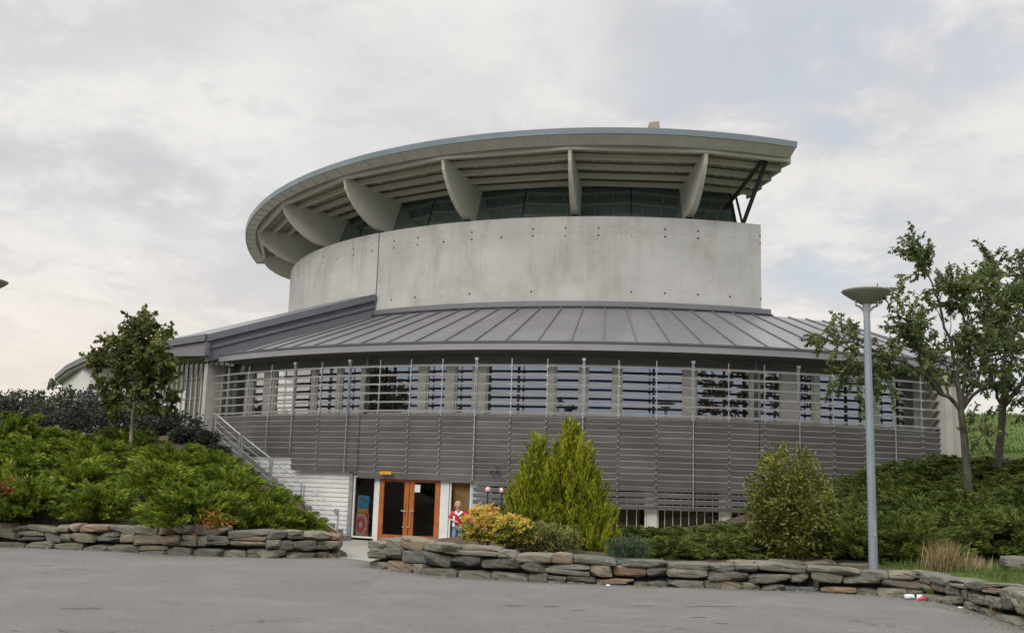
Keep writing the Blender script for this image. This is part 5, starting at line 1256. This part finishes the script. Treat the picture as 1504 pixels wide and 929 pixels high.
def hand(px, py, pz, dx_, dy_, dz_):
    d = Vector((dx_, dy_, dz_)).normalized(); s = d.cross(Vector((0, 0, 1)) if abs(d.z) < .8 else Vector((0, 1, 0))).normalized(); w_ = Vector((px, py, pz)); c = w_+d*.055
    out = [[(*w_, .022), (*c, .026)]]
    for k, L in enumerate((.052, .062, .058, .045)):
        o = s*(.020*(k-1.5)); a = c+d*.02+o; m = a+d*L*.5; e = m+(d*.7-s.cross(d)*.5).normalized()*L*.5
        out.append([(*c, .026), (*a, .0085), (*m, .008), (*e, .007)])
    t = w_+d*.025-s*.03; out.append([(*w_, .022), (*t, .011), (*(t+d*.03-s*.012), .009)])
    return out
def child(name_lbl, loc, rz_, k, hairmat, shirt, trousers, arms, jersey):
    T0 = thing('person', name_lbl, 'person', loc, 'children playing in front of the entrance'); T0.rotation_euler = (0, 0, rz_); T0.scale = (k, k, k)
    hip, ch, nk = .74, 1.02, 1.16
    legs = [[(0, 0, hip, .095), (s*.07, 0, hip-.05, .075), (s*.085, -.015, .40, .055), (s*.09, .01, .08, .036), (s*.095, -.09, .035, .03)] for s in (-1, 1)]
    head = [(0, 0, hip, .095), (0, .005, .88, .095), (0, .005, ch, .10), (0, .01, 1.11, .06), (0, .005, nk, .042), (0, -.012, 1.23, .062), (0, -.012, 1.30, .088), (0, -.005, 1.36, .080), (0, 0, 1.405, .045)]
    ac = []
    for s, (el, wr) in zip((-1, 1), arms):
        ac.append([(0, .005, ch, .10), (s*.135, .005, 1.075, .048), (*el, .036), (*wr, .024)]); d = Vector(wr)-Vector(el); ac += hand(*wr, *d)
    body = skinned('body', [head]+legs+ac+[[(0, -.012, 1.30, .088), (0, -.098, 1.285, .014)]], M['skin'], T0)
    tor = [[(0, 0, hip-.10, .135), (0, .004, .88, .135), (0, .005, ch, .136), (0, .01, 1.115, .078)]]
    slv = [[(0, .005, ch, .136), (s*.15, .005, 1.07, .078), tuple(Vector((s*.135, .005, 1.075)).lerp(Vector(el), .95))+(.064,)] for s, (el, wr) in zip((-1, 1), arms)]
    sh = skinned('shirt', tor+slv, shirt, T0)
    if jersey:
        b = MB(); b.tube([Vector((-.10, -.085, 1.115)), Vector((0, -.13, 1.02)), Vector((.10, -.085, 1.115))], [.045, .04, .045], 8); b.tube([Vector((-.12, -.085, 1.0)), Vector((-.125, -.09, .70))], [.03, .04], 8)
        b.lathe(Vector((.05, -.135, .95)), [(0, -.02), (.028, -.02), (.028, .02), (0, .02)], 10)
        o = b.build('white_trim', M['whitec'], None); o.parent = sh
    skinned('trousers', [[(0, 0, hip, .108), (s*.072, 0, hip-.06, .088), (s*.086, -.012, .42, .070), (s*.088, .005, .20, .062)] for s in (-1, 1)], trousers, T0)
    b = MB()
    for s in (-1, 1): b.tube([Vector((s*.09, .045, .045)), Vector((s*.092, -.02, .05)), Vector((s*.097, -.11, .035)), Vector((s*.098, -.15, .03))], [.035, .042, .036, .02], 8)
    o = b.build('shoe', M['shoe'], None, True); o.parent = T0
    b = MB(); pr = []
    for j in range(9):
        a = math.pi*.5*j/8; pr.append((.098*math.cos(a)+.001, 1.315+.105*math.sin(a)))
    b.lathe(Vector((0, .006, 0)), [(.09, 1.27), (.1, 1.29)]+pr, 18); o = b.build('hair', hairmat, None, True)
    for v in o.data.vertices:
        if v.co.y < -.04 and v.co.z < 1.345: v.co.y = -.04
        v.co.x += random.uniform(-.004, .004); v.co.z += random.uniform(-.004, .006)
    o.parent = T0
    for s in (-1, 1):
        b = MB(); b.lathe(Vector((s*.034, -.094, 1.30)), [(0, -.011), (.011, 0), (0, .011)], 8); o = b.build('eye', M['eye'], None); o.parent = T0
        b = MB(); b.lathe(Vector((s*.092, .0, 1.285)), [(0, -.024), (.012, -.01), (.012, .012), (0, .026)], 8); o = b.build('ear', M['skin'], None); o.parent = T0
    b = MB(); b.tube([Vector((-.022, -.094, 1.245)), Vector((0, -.100, 1.242)), Vector((.022, -.094, 1.245))], .006, 6); o = b.build('mouth', M['red'], None); o.parent = T0
    return T0
p = at(672, 735, 29.6); z = float(floor_z(np.array(29.6)))
child('blond child in red and white jersey standing by the window with one arm raised', (p.x+.02, 29.6, z), .25, (p.z-z)/1.42, M['hairb'], M['red'], M['jeans'],
      [((-.24, -.05, .90), (-.12, -.20, .86)), ((.26, -.16, 1.00), (.38, -.30, 1.10))], True)
p = at(719, 748, 28.9); z = float(floor_z(np.array(28.9)))
child('brown haired child in light blue half hidden behind the yellow azalea', (p.x, 28.9, z), 2.4, (p.z-z)/1.42, M['hairn'], M['lblue'], M['jeans'],
      [((-.21, -.02, .86), (-.20, -.12, .68)), ((.21, -.04, .86), (.17, -.22, .80))], False)
#PART4
